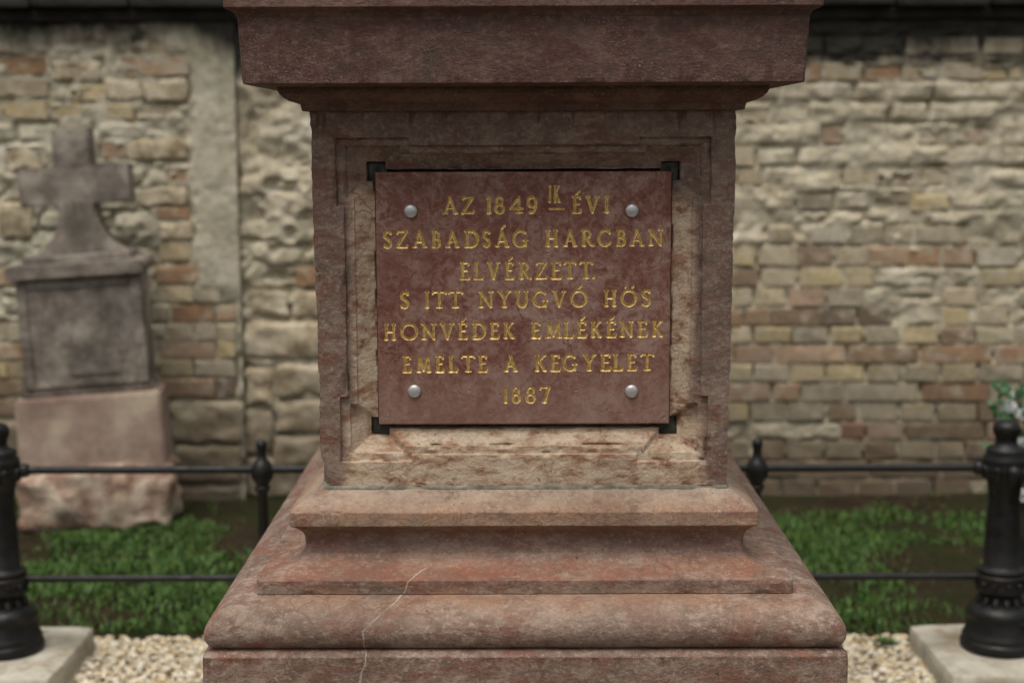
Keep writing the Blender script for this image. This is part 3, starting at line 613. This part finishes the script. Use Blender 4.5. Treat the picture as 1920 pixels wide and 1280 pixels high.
R1 = [('A', 437, 537), ('Z', 553, 640), ('1', 708, 750), ('8', 762, 832), ('4', 855, 947), ('9', 965, 1040), ("É", 1253, 1315), ('V', 1338, 1430), ('I', 1455, 1492)]
R2 = [('S', 57, 125), ('Z', 140, 222), ('A', 245, 342), ('B', 368, 430), ('A', 455, 547), ('D', 573, 670), ('S', 685, 745), ('Á', 768, 860), ('G', 878, 980), ('H', 1085, 1170), ('A', 1197, 1290), ('R', 1308, 1397), ('C', 1413, 1508), ('B', 1530, 1600), ('A', 1617, 1712), ('N', 1732, 1832)]
R3 = [('E', 545, 612), ('L', 632, 697), ('V', 718, 803), ('É', 830, 890), ('R', 915, 1000), ('Z', 1020, 1102), ('E', 1120, 1190), ('T', 1200, 1283), ('T', 1298, 1388), ('.', 1380, 1400)]
R4 = [('S', 165, 232), ('I', 322, 358), ('T', 368, 466), ('T', 470, 570), ('N', 662, 762), ('Y', 785, 870), ('U', 893, 985), ('G', 1003, 1105), ('V', 1128, 1220), ('Ó', 1243, 1352), ('H', 1453, 1538), ('Ö', 1562, 1665), ('S', 1687, 1757)]
R5 = [('H', 65, 148), ('O', 172, 283), ('N', 300, 402), ('V', 420, 515), ('É', 533, 597), ('D', 622, 715), ('E', 733, 797), ('K', 818, 893), ('E', 993, 1060), ('M', 1083, 1192), ('L', 1200, 1265), ('É', 1282, 1350), ('K', 1368, 1445), ('É', 1468, 1535), ('N', 1553, 1645), ('E', 1665, 1732), ('K', 1755, 1830)]
R6 = [('E', 183, 243), ('M', 268, 367), ('E', 390, 450), ('L', 472, 537), ('T', 553, 645), ('E', 660, 722), ('A', 823, 915), ('K', 1015, 1097), ('E', 1115, 1182), ('G', 1195, 1290), ('Y', 1320, 1408), ('E', 1430, 1502), ('L', 1510, 1578), ('E', 1598, 1665), ('T', 1682, 1775)]
R7 = [('1', 820, 850), ('8', 872, 932), ('8', 958, 1027), ('7', 1045, 1118)]
LET = []
def row(R, oy, b0, b1, t0, t1):
    for ch, a, b in R:
        u = (a+b)/2/1920; base = b0+(b1-b0)*u; top = t0+(t1-t0)*u
        LET.append((ch, 700+a/3.368, 700+b/3.368, oy+base/3.368, oy+top/3.368))
row(R1, 320, 277, 262, 172, 158); row(R2, 320, 489, 472, 384, 370); row(R3, 320, 690, 678, 583, 573)
row(R4, 540, 129, 111, 26, 10); row(R5, 540, 329, 304, 228, 206); row(R6, 540, 534, 516, 432, 414); row(R7, 540, 728, 720, 630, 620)
for ch, a, b, tp, bs in [('I', 1103, 1127, 95, 200), ('K', 1133, 1184, 95, 200), ('-', 1105, 1208, 225, 252)]:
    LET.append((ch, 700+a/3.368, 700+b/3.368, 320+bs/3.368, 320+tp/3.368))
PD = .022; PT = .030
def pY(z): return YC0-wz(z)+PD
step = .0008
PX0, PX1, PZ0, PZ1 = -.2508, .2508, 1.1108, 1.5442
px = np.linspace(PX0, PX1, int((PX1-PX0)/step)+1); pz = np.linspace(PZ0, PZ1, int((PZ1-PZ0)/step)+1)
XX, ZZ = np.meshgrid(px, pz)
dep = np.zeros_like(XX); lab = np.full(XX.shape, -1)
HW = .0022
def segd(x, z, a, b):
    ax, az_ = a; bx_, bz = b; dx, dz = bx_-ax, bz-az_; L = dx*dx+dz*dz+1e-12
    tt = np.clip(((x-ax)*dx+(z-az_)*dz)/L, 0, 1); return np.hypot(x-ax-tt*dx, z-az_-tt*dz)
rl = random.Random(5)
for n, (ch, xa, xb, yb, yt) in enumerate(LET):
    zb = 1.33
    for _ in range(6): zb = at(xa, yb, pY(zb)).z
    zt = zb+.03
    for _ in range(6): zt = at(xa, yt, pY(zt)).z
    x0 = at(xa, yb, pY(zb)).x; x1 = at(xb, yb, pY(zb)).x
    bc = {'É': 'E', 'Á': 'A', 'Ó': 'O', 'Ö': 'O'}.get(ch, ch); small = n >= len(LET)-3
    ins = HW*.7; w_ = x1-x0-2*ins; h_ = zt-zb-2*ins*.6; hw0 = HW*(.72 if small else 1)
    if bc == '-': h_ = .004
    strokes = [([(x0+ins+p[0]*w_, zb+ins*.6+p[1]*h_) for p in pl], f) for pl, f in G[bc]]
    if ch in 'ÉÁÓ':
        cxm = (x0+x1)/2+.001; strokes.append(([(cxm-.0015, zt+.0035), (cxm+.0035, zt+.0085)], .75))
    if ch == 'Ö':
        for s_ in (-1, 1): strokes.append(([((x0+x1)/2+s_*.0060, zt+.0045), ((x0+x1)/2+s_*.0060+.0012, zt+.0062)], .85))
    zmax = zt+.013
    i0, i1 = np.searchsorted(px, [x0-.004, x1+.004]); j0, j1 = np.searchsorted(pz, [zb-.004, zmax])
    x, z = XX[j0:j1, i0:i1], ZZ[j0:j1, i0:i1]
    wob = 1+.12*fbm(x*150, z*150, o=2, s=n)
    v = np.full(x.shape, -1.)
    for pl, f in strokes:
        for a, b in zip(pl[:-1], pl[1:]): v = np.maximum(v, hw0*f*wob-segd(x, z, a, b))
    cur = dep[j0:j1, i0:i1]; up = v > cur
    cur[up] = v[up]; lab[j0:j1, i0:i1][(v > 0) & up] = n
vd = np.where(dep > 0, np.minimum(dep, .0022)*1.3, 0)
bd = np.minimum(np.minimum(XX-PX0, PX1-XX), np.minimum(ZZ-PZ0, PZ1-ZZ))
rnd_e = .0022*(1-np.sqrt(np.clip(1-(1-np.clip(bd/.0022, 0, 1))**2, 0, 1)))
pits = np.maximum(0, fbm(XX*170, ZZ*170, o=2, s=91)-.62)*.004
YY = pY(ZZ)+vd+rnd_e+pits+.00025*fbm(XX*20, ZZ*20, o=3, s=92)
XXw = XX; PV = np.stack([XXw, YY-MY, ZZ], -1).reshape(-1, 3)
Q = grid_quads(len(px), len(pz)); ql = lab.ravel()[Q].max(1)
pm = M('plaque_marble', .42); wv = pm.warp(7, .12)
a1 = pm.noise(11, 8, .62, wv, 1.2); a2 = pm.noise(34, 7, .68, pm.map(loc=(3, 1, 2), v=pm.warp(22, .05)), 2.2)
c = pm.ramp(pm.math('MULTIPLY_ADD', a2, .5, pm.math('MULTIPLY', a1, .5)), [(.40, (.14, .046, .034)), (.47, (.185, .080, .060)), (.53, (.245, .140, .112)), (.60, (.32, .21, .172))])
c = pm.mix(pm.ramp(pm.noise(6, 6, .6, pm.map(loc=(9, 9, 1))), [(.40, .6), (.53, 0)]), c, (.135, .043, .032))
vv = pm.vor(26, pm.warp(12, .11)); c = pm.mix(pm.math('MULTIPLY', pm.ramp(vv, [(0, 1), (.02, .5), (.05, 0)]), pm.ramp(pm.noise(8, 3, .5, pm.map(loc=(1, 6, 4))), [(.5, 0), (.66, .3)])), c, (.30, .20, .17))
sw = pm.noise(20, 6, .7, pm.warp(9, .18), 3.5); c = pm.mix(pm.ramp(sw, [(.54, 0), (.575, .5), (.60, .15), (.66, .6)]), c, (.31, .205, .17)); c = pm.mix(pm.ramp(pm.noise(46, 5, .7, pm.warp(20, .08), 2.), [(.34, .7), (.44, 0)]), c, (.095, .032, .024))
lowz = pm.math('MULTIPLY', pm.math('SUBTRACT', pm.math('MULTIPLY_ADD', a1, .12, 1.17), pm.xyz()[2]), 14., clamp=True)
c = pm.mix(pm.math('MULTIPLY', lowz, .45), c, (.26, .165, .13))
c = pm.mix(pm.math('MULTIPLY', pm.ramp(pm.vor(75, wv, 'F1'), [(.07, 1), (.12, 0)]), pm.ramp(pm.noise(14, 3, .5), [(.58, 0), (.66, .6)])), c, (.42, .34, .30))
pm.col(c); nb = pm.bump(pm.noise(260, 4, .6), .25, .0006); pm.bump(pm.noise(40, 5, .6), .25, .0015, nb)
pm.inp(pm.b.inputs['Roughness'], pm.ramp(a2, [(.35, .38), (.65, .6)]))
plaque_verts = len(PV)
# rim strips going back into the rebate
nx_, nz_ = len(px), len(pz); i = np.arange(nx_*nz_).reshape(nz_, nx_)
loop = np.concatenate([i[0, :-1], i[:-1, -1], i[-1, :0:-1], i[:0:-1, 0]]); rim = PV[loop].copy(); rim[:, 1] += PT
lo = np.arange(len(loop)); rq = np.stack([loop[lo], len(PV)+lo, len(PV)+(lo+1) % len(loop), loop[(lo+1) % len(loop)]], -1)
body = Q[ql < 0]
plaque = link('plaque', npmesh('plaque', np.concatenate([PV, rim]), np.concatenate([body, rq]), True, 50), pm.m, mon)
gold = M('gilding', .38); gc = gold.ramp(gold.noise(160, 4, .6), [(.3, (.40, .235, .06)), (.5, (.64, .45, .16)), (.75, (.78, .61, .29))]); gold.col(gc)
gold.b.inputs['Metallic'].default_value = .35; gold.bump(gold.noise(500, 3, .6), .4, .0006)
for n in range(len(LET)):
    f = Q[ql == n]
    if not len(f): continue
    u, inv = np.unique(f, return_inverse=True)
    link('letter', npmesh('letter', PV[u], inv.reshape(f.shape), True, 60), gold.m, plaque)
steel = M('bolt_metal', .38); steel.col(steel.ramp(steel.noise(60, 4, .6), [(.3, (.44, .45, .46)), (.7, (.62, .63, .64))])); steel.b.inputs['Metallic'].default_value = .55
steel.bump(steel.noise(140, 4, .6), .25, .001)
bolt_me = lathe([(.0108, -.004), (.0112, .0), (.0113, .0022), (.0104, .0042), (.0080, .0056), (.0045, .0063), (.0001, .0065)], 32)
for px_, py_ in [(770, 396), (1185, 395), (777, 733), (1184, 733)]:
    z_ = 1.33
    for _ in range(6): z_ = at(px_, py_, pY(z_)).z
    q = at(px_, py_, pY(z_)); o = link('bolt', bolt_me, steel.m, plaque); o.location = (q.x, pY(z_)-MY, q.z); o.rotation_euler = (math.pi/2, 0, 0)

# ================================================================== GRAVE WITH CROSS
def outline_block(pts, y0, y1, bev=.008, jit=.003, seed=1, cuts=1):
    bm = bmesh.new(); a = [bm.verts.new((x, y0, z)) for x, z in pts]; f = bm.faces.new(a)
    r = bmesh.ops.extrude_face_region(bm, geom=[f]); bmesh.ops.translate(bm, vec=(0, y1-y0, 0), verts=[v for v in r['geom'] if isinstance(v, bmesh.types.BMVert)])
    bmesh.ops.bevel(bm, geom=list(bm.edges), offset=bev, segments=2, affect='EDGES')
    bmesh.ops.triangulate(bm, faces=[f for f in bm.faces if len(f.verts) > 4])
    for v in bm.verts:
        p = v.co; n = [float(fbm(p.x*14, p.y*14, p.z*14, 3, seed+q)) for q in range(3)]; v.co += Vector(n)*jit
    return bm
gs = M('grave_stone', .92); gn = gs.noise(7, 8, .65)
gcol = gs.ramp(gn, [(.36, (.14, .118, .098)), (.5, (.27, .23, .195)), (.62, (.43, .38, .325))])
gcol = gs.mix(gs.ramp(gs.noise(4, 6, .65, gs.map((1, 1, .35), (2, 5, 2))), [(.5, 0), (.66, .6)]), gcol, (.095, .088, .072))
gcol = gs.mix(gs.ramp(gs.noise(30, 5, .7, gs.map(loc=(3, 3, 8))), [(.58, 0), (.7, .5)]), gcol, (.33, .30, .26))
gs.col(gcol); nb = gs.bump(gs.noise(30, 6, .7), .9, .012); gs.bump(gs.noise(120, 4, .7), .6, .004, nb)
gp = M('grave_slab_stone', .85); a = gp.noise(5, 7, .6)
pcol = gp.ramp(a, [(.35, (.26, .175, .145)), (.5, (.36, .27, .215)), (.65, (.50, .41, .31))]); pcol = gp.mix(gp.ramp(gp.noise(40, 5, .6), [(.5, 0), (.8, .35)]), pcol, (.42, .34, .28))
gp.col(pcol); gp.bump(gp.noise(50, 6, .65), .6, .004)
gr = M('rough_grave_base', .92); rc = gr.ramp(gr.noise(9, 8, .7), [(.36, (.18, .095, .062)), (.5, (.40, .28, .21)), (.60, (.58, .48, .38))])
gr.col(rc); gr.bump(gr.noise(35, 6, .7), 1., .015)
U = .00218
gb = at(184, 1000, 6.18)
grave = empty('grave_cross', (gb.x, 6.18, .01), 'weathered brown stone cross on a panelled pedestal, leaning slightly by the left wall', 'gravestone', rot=(0, math.radians(-3.1), math.radians(6)))
def U2(l): return [(x*U*.965, z*U*.975) for x, z in l]
bm = rough_block(286*U, .30, 118*U, 26, .042, 9, 4, .14); bmobj('rough_base', bm, gr.m, grave, True, 70).location = (-.01, .15, 0)
bm = outline_block(U2([(-141, 108), (141, 106), (137, 262), (-138, 262)]), .03, .30, .010, .004, 3); bmobj('base_slab', bm, gp.m, grave)
bm = outline_block(U2([(-132, 262), (128, 262), (118, 278), (120, 490), (-118, 490), (-118, 278)]), .07, .30, .008, .004, 5)
ped = bmobj('pedestal', bm, gs.m, grave)
# raised border round the sunk panel
for x0, x1, z0, z1 in [(-117, -98, 280, 488), (99, 119, 280, 488), (-97, 98, 470, 488), (-97, 98, 280, 292)]:
    bmobj('panel_border', outline_block(U2([(x0, z0), (x1, z0), (x1, z1), (x0, z1)]), .060, .071, .004, .002, x0), gs.m, ped)
bmobj('tablet', outline_block(U2([(-30, 300), (70, 300), (72, 410), (50, 448), (20, 462), (-8, 448), (-28, 415)]), .065, .072, .004, .003, 9), gs.m, ped)
cap = bmobj('cap', outline_block(U2([(-128, 490), (128, 490), (132, 500), (132, 514), (122, 518), (-122, 518), (-132, 514), (-132, 500)]), .03, .34, .006, .004, 6), gs.m, grave)
bmobj('cap_step', outline_block(U2([(-104, 518), (104, 518), (102, 532), (-102, 532)]), .09, .36, .006, .003, 7), gs.m, grave)
fl = [(-90, 532), (-68, 545), (-50, 565), (-40, 590), (-36, 612), (-36, 625), (-106, 625), (-106, 698), (-36, 698), (-35, 770), (35, 770), (36, 698), (106, 698), (106, 625), (36, 625), (36, 612), (40, 590), (50, 565), (68, 545), (90, 532)]
cr_ = bmobj('cross', outline_block(U2(fl), .20, .36, .007, .005, 8), gs.m, grave)
# ================================================================== FENCE
iron = M('black_iron', .42); ic = iron.ramp(iron.noise(20, 5, .6), [(.35, (.003, .0034, .0036)), (.75, (.009, .0095, .010))]); ic = iron.mix(iron.ramp(iron.noise(14, 6, .7, iron.map(loc=(3, 1, 2))), [(.56, 0), (.68, .6)]), ic, (.022, .014, .009)); iron.col(ic); iron.inp(iron.b.inputs['Roughness'], iron.ramp(iron.noise(35, 5, .6), [(.35, .38), (.65, .62)])); iron.bump(iron.noise(90, 4, .6), .35, .002)
FY = 4.47; XL, XR = -1.545, 1.425; gap = (.694+.764)/2
conc = M('plinth_stone', .9)
cc = conc.ramp(conc.noise(6, 8, .65), [(.3, (.22, .20, .15)), (.5, (.40, .375, .31)), (.68, (.52, .50, .44))])
cc = conc.mix(conc.ramp(conc.noise(9, 6, .65, conc.map(loc=(4, 4, 4))), [(.52, 0), (.64, .7)]), cc, (.22, .165, .10))
conc.col(cc); conc.bump(conc.noise(60, 6, .7), .7, .004)
big_prof = [(.002, .0), (.106, .0), (.112, .008), (.113, .022), (.110, .030), (.106, .034), (.108, .042), (.103, .052), (.097, .064), (.094, .090), (.093, .098), (.097, .103), (.098, .112), (.094, .120), (.090, .128), (.080, .135), (.058, .145), (.055, .165), (.060, .172), (.071, .178), (.074, .190), (.070, .200), (.069, .208), (.074, .216), (.074, .226), (.066, .232), (.071, .238), (.071, .244), (.058, .250), (.0535, .256), (.0500, .35), (.0455, .44), (.0435, .462), (.047, .470), (.0465, .478), (.050, .500), (.060, .522), (.068, .540), (.069, .552), (.064, .560), (.066, .568), (.064, .580), (.056, .590), (.058, .600), (.054, .608), (.036, .614), (.031, .625), (.032, .640), (.037, .648), (.0405, .662), (.0385, .674), (.030, .684), (.014, .690), (.002, .692)]
small_prof = [(.002, 0), (.030, 0), (.030, .012), (.019, .02), (.0155, .04), (.0155, .45), (.0145, .57), (.021, .578), (.024, .588), (.018, .594), (.022, .602), (.031, .616), (.0345, .634), (.031, .652), (.022, .665), (.016, .672), (.013, .684), (.0125, .70), (.0155, .708), (.0165, .716), (.012, .726), (.002, .731)]
big_me = lathe(big_prof, 36); small_me = lathe(small_prof, 24)
ball = lathe([(.001, -.018), (.010, -.0155), (.0165, -.008), (.018, 0), (.0165, .008), (.010, .0155), (.001, .018)], 12)
def leaf_mesh(sx, sy, sz, tilt, x, z):
    bm = bmesh.new(); bmesh.ops.create_uvsphere(bm, u_segments=8, v_segments=6, radius=1, matrix=Matrix.Translation((x, 0, z)) @ Matrix.Rotation(tilt, 4, 'Y') @ Matrix.Diagonal((sx, sy, sz, 1)))
    me = bpy.data.meshes.new('leaf_ornament'); bm.to_mesh(me); bm.free(); me.materials.append(iron.m); me.polygons.foreach_set('use_smooth', np.ones(len(me.polygons), bool)); return me
leaf_up = leaf_mesh(.010, .015, .026, .35, .064, .535); leaf_low = leaf_mesh(.008, .012, .024, -.5, .061, .152)
bead_bm = bmesh.new()
for k in range(12): bmesh.ops.create_uvsphere(bead_bm, u_segments=6, v_segments=5, radius=1, matrix=Matrix.Rotation(2*math.pi*k/12, 4, 'Z') @ Matrix.Translation((.0725, 0, .205)) @ Matrix.Diagonal((.007, .009, .009, 1)))
beads = bpy.data.meshes.new('bead_ring'); bead_bm.to_mesh(beads); bead_bm.free(); beads.materials.append(iron.m)
def big_post(x, y, label, plab, zt=.088, seed=1):
    fp = empty('fence_post', (x, y, zt), label, 'post', 'big cast-iron fence posts')
    link('post_body', big_me, iron.m, fp); link('bead_ring', beads, None, fp)['kind'] = 'stuff'
    for k in range(10): link('leaf_ornament', leaf_up, None, fp).rotation_euler = (0, 0, 2*math.pi*(k+.5)/10)
    for k in range(12): link('leaf_ornament', leaf_low, None, fp).rotation_euler = (0, 0, 2*math.pi*k/12)
    for a in (0, math.pi/2, math.pi, -math.pi/2):
        o = link('rail_boss', ball, iron.m, fp); o.location = (.078*math.cos(a), .078*math.sin(a), .547); o.scale = (1.2, 1.2, 1.2)
    bm = rough_block(.46, .50, zt+.06, 7, .006, 5, seed, .16)
    tag(bmobj('plinth', bm, conc.m, None, True, 50, (x-(.025 if x < 0 else -.02), y, -.06)), plab, 'plinth', 'stone plinths under the big fence posts')
big_post(XL, FY, 'big black cast-iron fence post at the left edge, near the cross grave', 'weathered pale stone plinth under the left-hand iron post')
big_post(XR, FY, 'big black cast-iron fence post on the right with white flowers behind it', 'pale stone plinth under the right-hand iron post beside the flowers', seed=8)
small_labels = ['slim black fence post left of the monument, with a ball joint on the upper rail', 'slim black fence post hidden right behind the middle of the monument', 'slim black fence post just right of the monument shaft, ball joint on the rail']
SPX = (-.764, -.035, .694)
for x, lb in zip(SPX, small_labels): tag(link('slim_post', small_me, iron.m, None, (x, FY, -.005)), lb, 'post', 'slim intermediate fence posts')
def rail(x0, x1, z, r, label):
    me = lathe([(.0001, 0), (r, 0), (r, x1-x0), (.0001, x1-x0)], 14); o = link('fence_rail', me, iron.m, None, (x0, FY, z)); o.rotation_euler = (0, math.pi/2, 0)
    tag(o, label, 'rail', 'round iron fence rails')
rail(XL+.06, XR-.06, .636, .0118, 'upper black iron rail running through the ball joints of the slim posts')
rail(XL+.06, XR-.06, .307, .0108, 'lower black iron rail just above the weedy grass')

# ================================================================== GRAVEL
def pebbles(n, x0, x1, y0, y1, seed):
    r = np.random.default_rng(seed)
    bm = bmesh.new(); bmesh.ops.create_icosphere(bm, subdivisions=1, radius=1); bv = np.array([v.co[:] for v in bm.verts]); bf = np.array([[v.index for v in f.verts] for f in bm.faces]); bm.free()
    c = np.stack([r.uniform(x0, x1, n), r.uniform(y0, y1, n), r.uniform(.002, .020, n)], 1)
    hw_, hd_ = .63, .85
    keep = ~((np.abs(c[:, 0]) < hw_) & (np.abs(c[:, 1]-MY) < hd_)); c = c[keep]; n = len(c)
    s = r.uniform(.005, .0115, (n, 1))*np.stack([r.uniform(.9, 1.5, n), r.uniform(.8, 1.2, n), r.uniform(.55, .95, n)], 1)
    a = r.uniform(0, 6.28, n); b = r.uniform(-.5, .5, n)
    v = bv[None]*s[:, None]*(1+r.uniform(-.22, .22, (n, len(bv), 1)))
    x, y, z = v[..., 0], v[..., 1], v[..., 2]
    y, z = y*np.cos(b)[:, None]-z*np.sin(b)[:, None], y*np.sin(b)[:, None]+z*np.cos(b)[:, None]
    x, y = x*np.cos(a)[:, None]-y*np.sin(a)[:, None], x*np.sin(a)[:, None]+y*np.cos(a)[:, None]
    v = np.stack([x, y, z], -1)+c[:, None]
    f = bf[None]+(np.arange(n)*len(bv))[:, None, None]
    me = npmesh('gravel', v.reshape(-1, 3), f.reshape(-1, 3), True, 40)
    at_ = me.attributes.new('tone', 'FLOAT', 'POINT'); at_.data.foreach_set('value', np.repeat(r.uniform(0, 1, n), len(bv)).astype(np.float32)); return me
gv = M('pebble', .7); an = gv.t.nodes.new('ShaderNodeAttribute'); an.attribute_name = 'tone'
pc = gv.ramp(an.outputs['Fac'], [(0, (.34, .24, .12)), (.2, (.52, .42, .27)), (.5, (.62, .55, .42)), (.8, (.70, .66, .56)), (1, (.40, .34, .26))]); gv.col(gv.mix(gv.ramp(gv.noise(120, 4, .6), [(.45, 0), (.7, .4)]), pc, (.42, .32, .18)))
tag(link('gravel', pebbles(30000, -1.85, 1.8, 3.5, 4.80, 3), gv.m), 'pale yellowish gravel covering the ground round the monument', 'gravel', kind='stuff')

# ================================================================== GRASS AND WEEDS
def grass(n, region, hr, wr, seed, dens, mask_plinths=True):
    r = np.random.default_rng(seed); x0, x1, y0, y1 = region
    x = r.uniform(x0, x1, n); y = r.uniform(y0, y1, n); d = dens(x, y); k = r.uniform(0, 1, n) < d; x, y = x[k], y[k]; n = len(x)
    h = r.uniform(*hr, n)*(.6+.8*np.clip(.5+fbm(x*4, y*4, o=2, s=seed), 0, 1)); a = r.uniform(0, 6.28, n); l = r.uniform(.1, .9, n)*h; wd = r.uniform(*wr, n)
    z = gz(x, y)-.004
    dx, dy = np.cos(a), np.sin(a); sx, sy = -dy*wd, dx*wd
    p = []
    for t_, ww in ((0, .6), (.45, 1), (.8, .8), (1, .05)):
        cx = x+dx*l*t_**1.8; cy = y+dy*l*t_**1.8; cz = z+h*t_*(1-.25*t_)
        p += [np.stack([cx-sx*ww, cy-sy*ww, cz], -1), np.stack([cx+sx*ww, cy+sy*ww, cz], -1)]
    V = np.stack(p, 1).reshape(-1, 3); b = (np.arange(n)*8)[:, None]
    Q = np.concatenate([b+np.array([[q, q+1, q+3, q+2]]) for q in (0, 2, 4)], 0)
    me = npmesh('grass', V, Q, True); at_ = me.attributes.new('tone', 'FLOAT', 'POINT'); at_.data.foreach_set('value', np.repeat(r.uniform(0, 1, n), 8).astype(np.float32)); return me
def patches(x, y):
    f = fbm(x*1.9, y*2.6, o=3, s=23)*2.9+.50-.45*sstep(6.4, 6.75, y)-.45*np.exp(-((x+1.0)/.32)**2-((y-6.1)/.35)**2)
    f = f-.35*np.exp(-((x-.9)/.25)**2)*sstep(5.6, 6.2, y)+.35*np.exp(-((x+1.15)/.18)**2-((y-6.45)/.2)**2)
    return np.clip(f, .03, 1)
lf = M('grass_blade', .6); an = lf.t.nodes.new('ShaderNodeAttribute'); an.attribute_name = 'tone'
lf.col(lf.ramp(an.outputs['Fac'], [(0, (.022, .055, .008)), (.5, (.042, .105, .012)), (.85, (.075, .155, .02)), (1, (.12, .12, .045))]))
lf.b.inputs['Transmission Weight'].default_value = 0
tag(link('grass', grass(105000, (-3.4, 3.4, 4.84, 6.72), (.015, .045), (.0013, .0023), 5, patches), lf.m), 'short green grass growing in patches between gravel and wall', 'grass', kind='stuff')
lw = M('weed_leaf', .55); an = lw.t.nodes.new('ShaderNodeAttribute'); an.attribute_name = 'tone'
lw.col(lw.ramp(an.outputs['Fac'], [(0, (.018, .050, .007)), (.6, (.036, .095, .011)), (1, (.07, .15, .02))]))
tag(link('weeds', grass(36000, (-3.4, 3.4, 4.86, 6.70), (.010, .032), (.003, .006), 9, lambda x, y: np.clip(patches(x, y)-.15, 0, 1)), lw.m), 'low broad-leaved weeds spreading through the grass', 'weeds', kind='stuff')
def gz0(x, y): return 0*x
# one tuft that pushes up through the gravel on the right
tp = at(1660, 1210, 4.72); save = gz; gz = lambda x, y: 0*np.asarray(x)+.004
me = grass(90, (tp.x-.025, tp.x+.025, 4.68, 4.75), (.03, .06), (.003, .006), 31, lambda x, y: 0*x+1); gz = save
tag(link('weed_tuft', me, lw.m), 'small green weed tuft standing alone in the right-hand gravel', 'weed')

# ================================================================== FLOWERS by the right post
vx = at(1921, 900, 5.15).x
vm = M('dark_vase', .6); vm.col(vm.ramp(vm.noise(20, 4, .6), [(.3, (.012, .013, .012)), (.7, (.04, .04, .036))]))
vase = tag(link('grave_vase', lathe([(.001, 0), (.09, 0), (.095, .02), (.06, .06), (.055, .10), (.085, .22), (.10, .34), (.085, .42), (.09, .445), (.078, .445), (.07, .40), (.001, .38)], 28), vm.m, None, (vx+.07, 5.15, -.005)), 'dark rounded grave vase behind the right-hand iron post', 'vase')
fb = empty('flower_bunch', (vx+.07, 5.15, .40), 'bunch of white flowers with green leaves in the dark vase, behind the right post', 'flowers')
wm = M('white_petal', .6); wm.col((.36, .38, .37)); fg = M('flower_leaf', .5); fg.col(fg.ramp(fg.noise(30, 3, .5), [(.3, (.018, .06, .02)), (.7, (.05, .13, .045))]))
def blossom(R_, seed):
    r = random.Random(seed); bm = bmesh.new()
    for ringn, tilt, L in ((9, .25, 1.), (8, .75, .85), (6, 1.2, .6)):
        for k in range(ringn):
            a = 2*math.pi*k/ringn+r.uniform(-.15, .15); Mx = Matrix.Rotation(a, 4, 'Z') @ Matrix.Rotation(-tilt, 4, 'Y')
            pts = [(0, 0, 0), (.5, -.24, .05), (.9, -.2, .02), (1.05, 0, -.05), (.9, .2, .02), (.5, .24, .05)]
            bm.faces.new([bm.verts.new(Mx @ Vector((p[0]*R_*L, p[1]*R_*L, p[2]*R_))) for p in pts])
    return bm
fr = random.Random(4); vox = vx+.07
spots = [((1918, 832), .028), ((1920, 930), .034), ((1873, 775), .020), ((1893, 762), .026), ((1921, 778), .030), ((1898, 800), .016), ((1940, 860), .04), ((1950, 800), .04), ((1905, 742), .02), ((1960, 930), .04)]
for (px_, py_), R_ in spots:
    yy = 5.15+fr.uniform(-.06, .04); q = at(px_, py_, yy)
    bm = blossom(R_, px_); o = bmobj('blossom', bm, wm.m, fb); o.location = (q.x-vox, yy-5.15, q.z-.40)
    o.rotation_euler = (fr.uniform(.5, 1.3), fr.uniform(-.4, .4), 0)
    # stem
    bm = bmesh.new(); p0 = Vector((0, 0, -.02)); p1 = Vector(o.location); d = p1-p0
    bmesh.ops.create_cone(bm, segments=6, radius1=.003, radius2=.002, depth=d.length, matrix=Matrix.Translation((p0+p1)/2) @ d.to_track_quat('Z', 'Y').to_matrix().to_4x4()); bmobj('stem', bm, fg.m, fb)
for k in range(60):
    px_ = fr.uniform(1862, 1950); py_ = fr.uniform(728, 860) if k > 40 else fr.uniform(728, 792)
    if k <= 40: px_ = fr.uniform(1864, 1922)
    yy = 5.15+fr.uniform(-.06, .06); q = at(px_, py_, yy); L = fr.uniform(.022, .045); w_ = L*.36
    bm = bmesh.new(); vs = [bm.verts.new(p) for p in [(0, 0, 0), (w_, 0, L*.35), (w_*.8, .006, L*.7), (0, .012, L), (-w_*.8, .006, L*.7), (-w_, 0, L*.35)]]; bm.faces.new(vs[:]) 
    o = bmobj('leaf', bm, fg.m, fb); o.location = (q.x-vox, yy-5.15, q.z-.40); o.rotation_euler = (fr.uniform(-.8, .5), fr.uniform(-1.3, 1.3), fr.uniform(-1, 1))
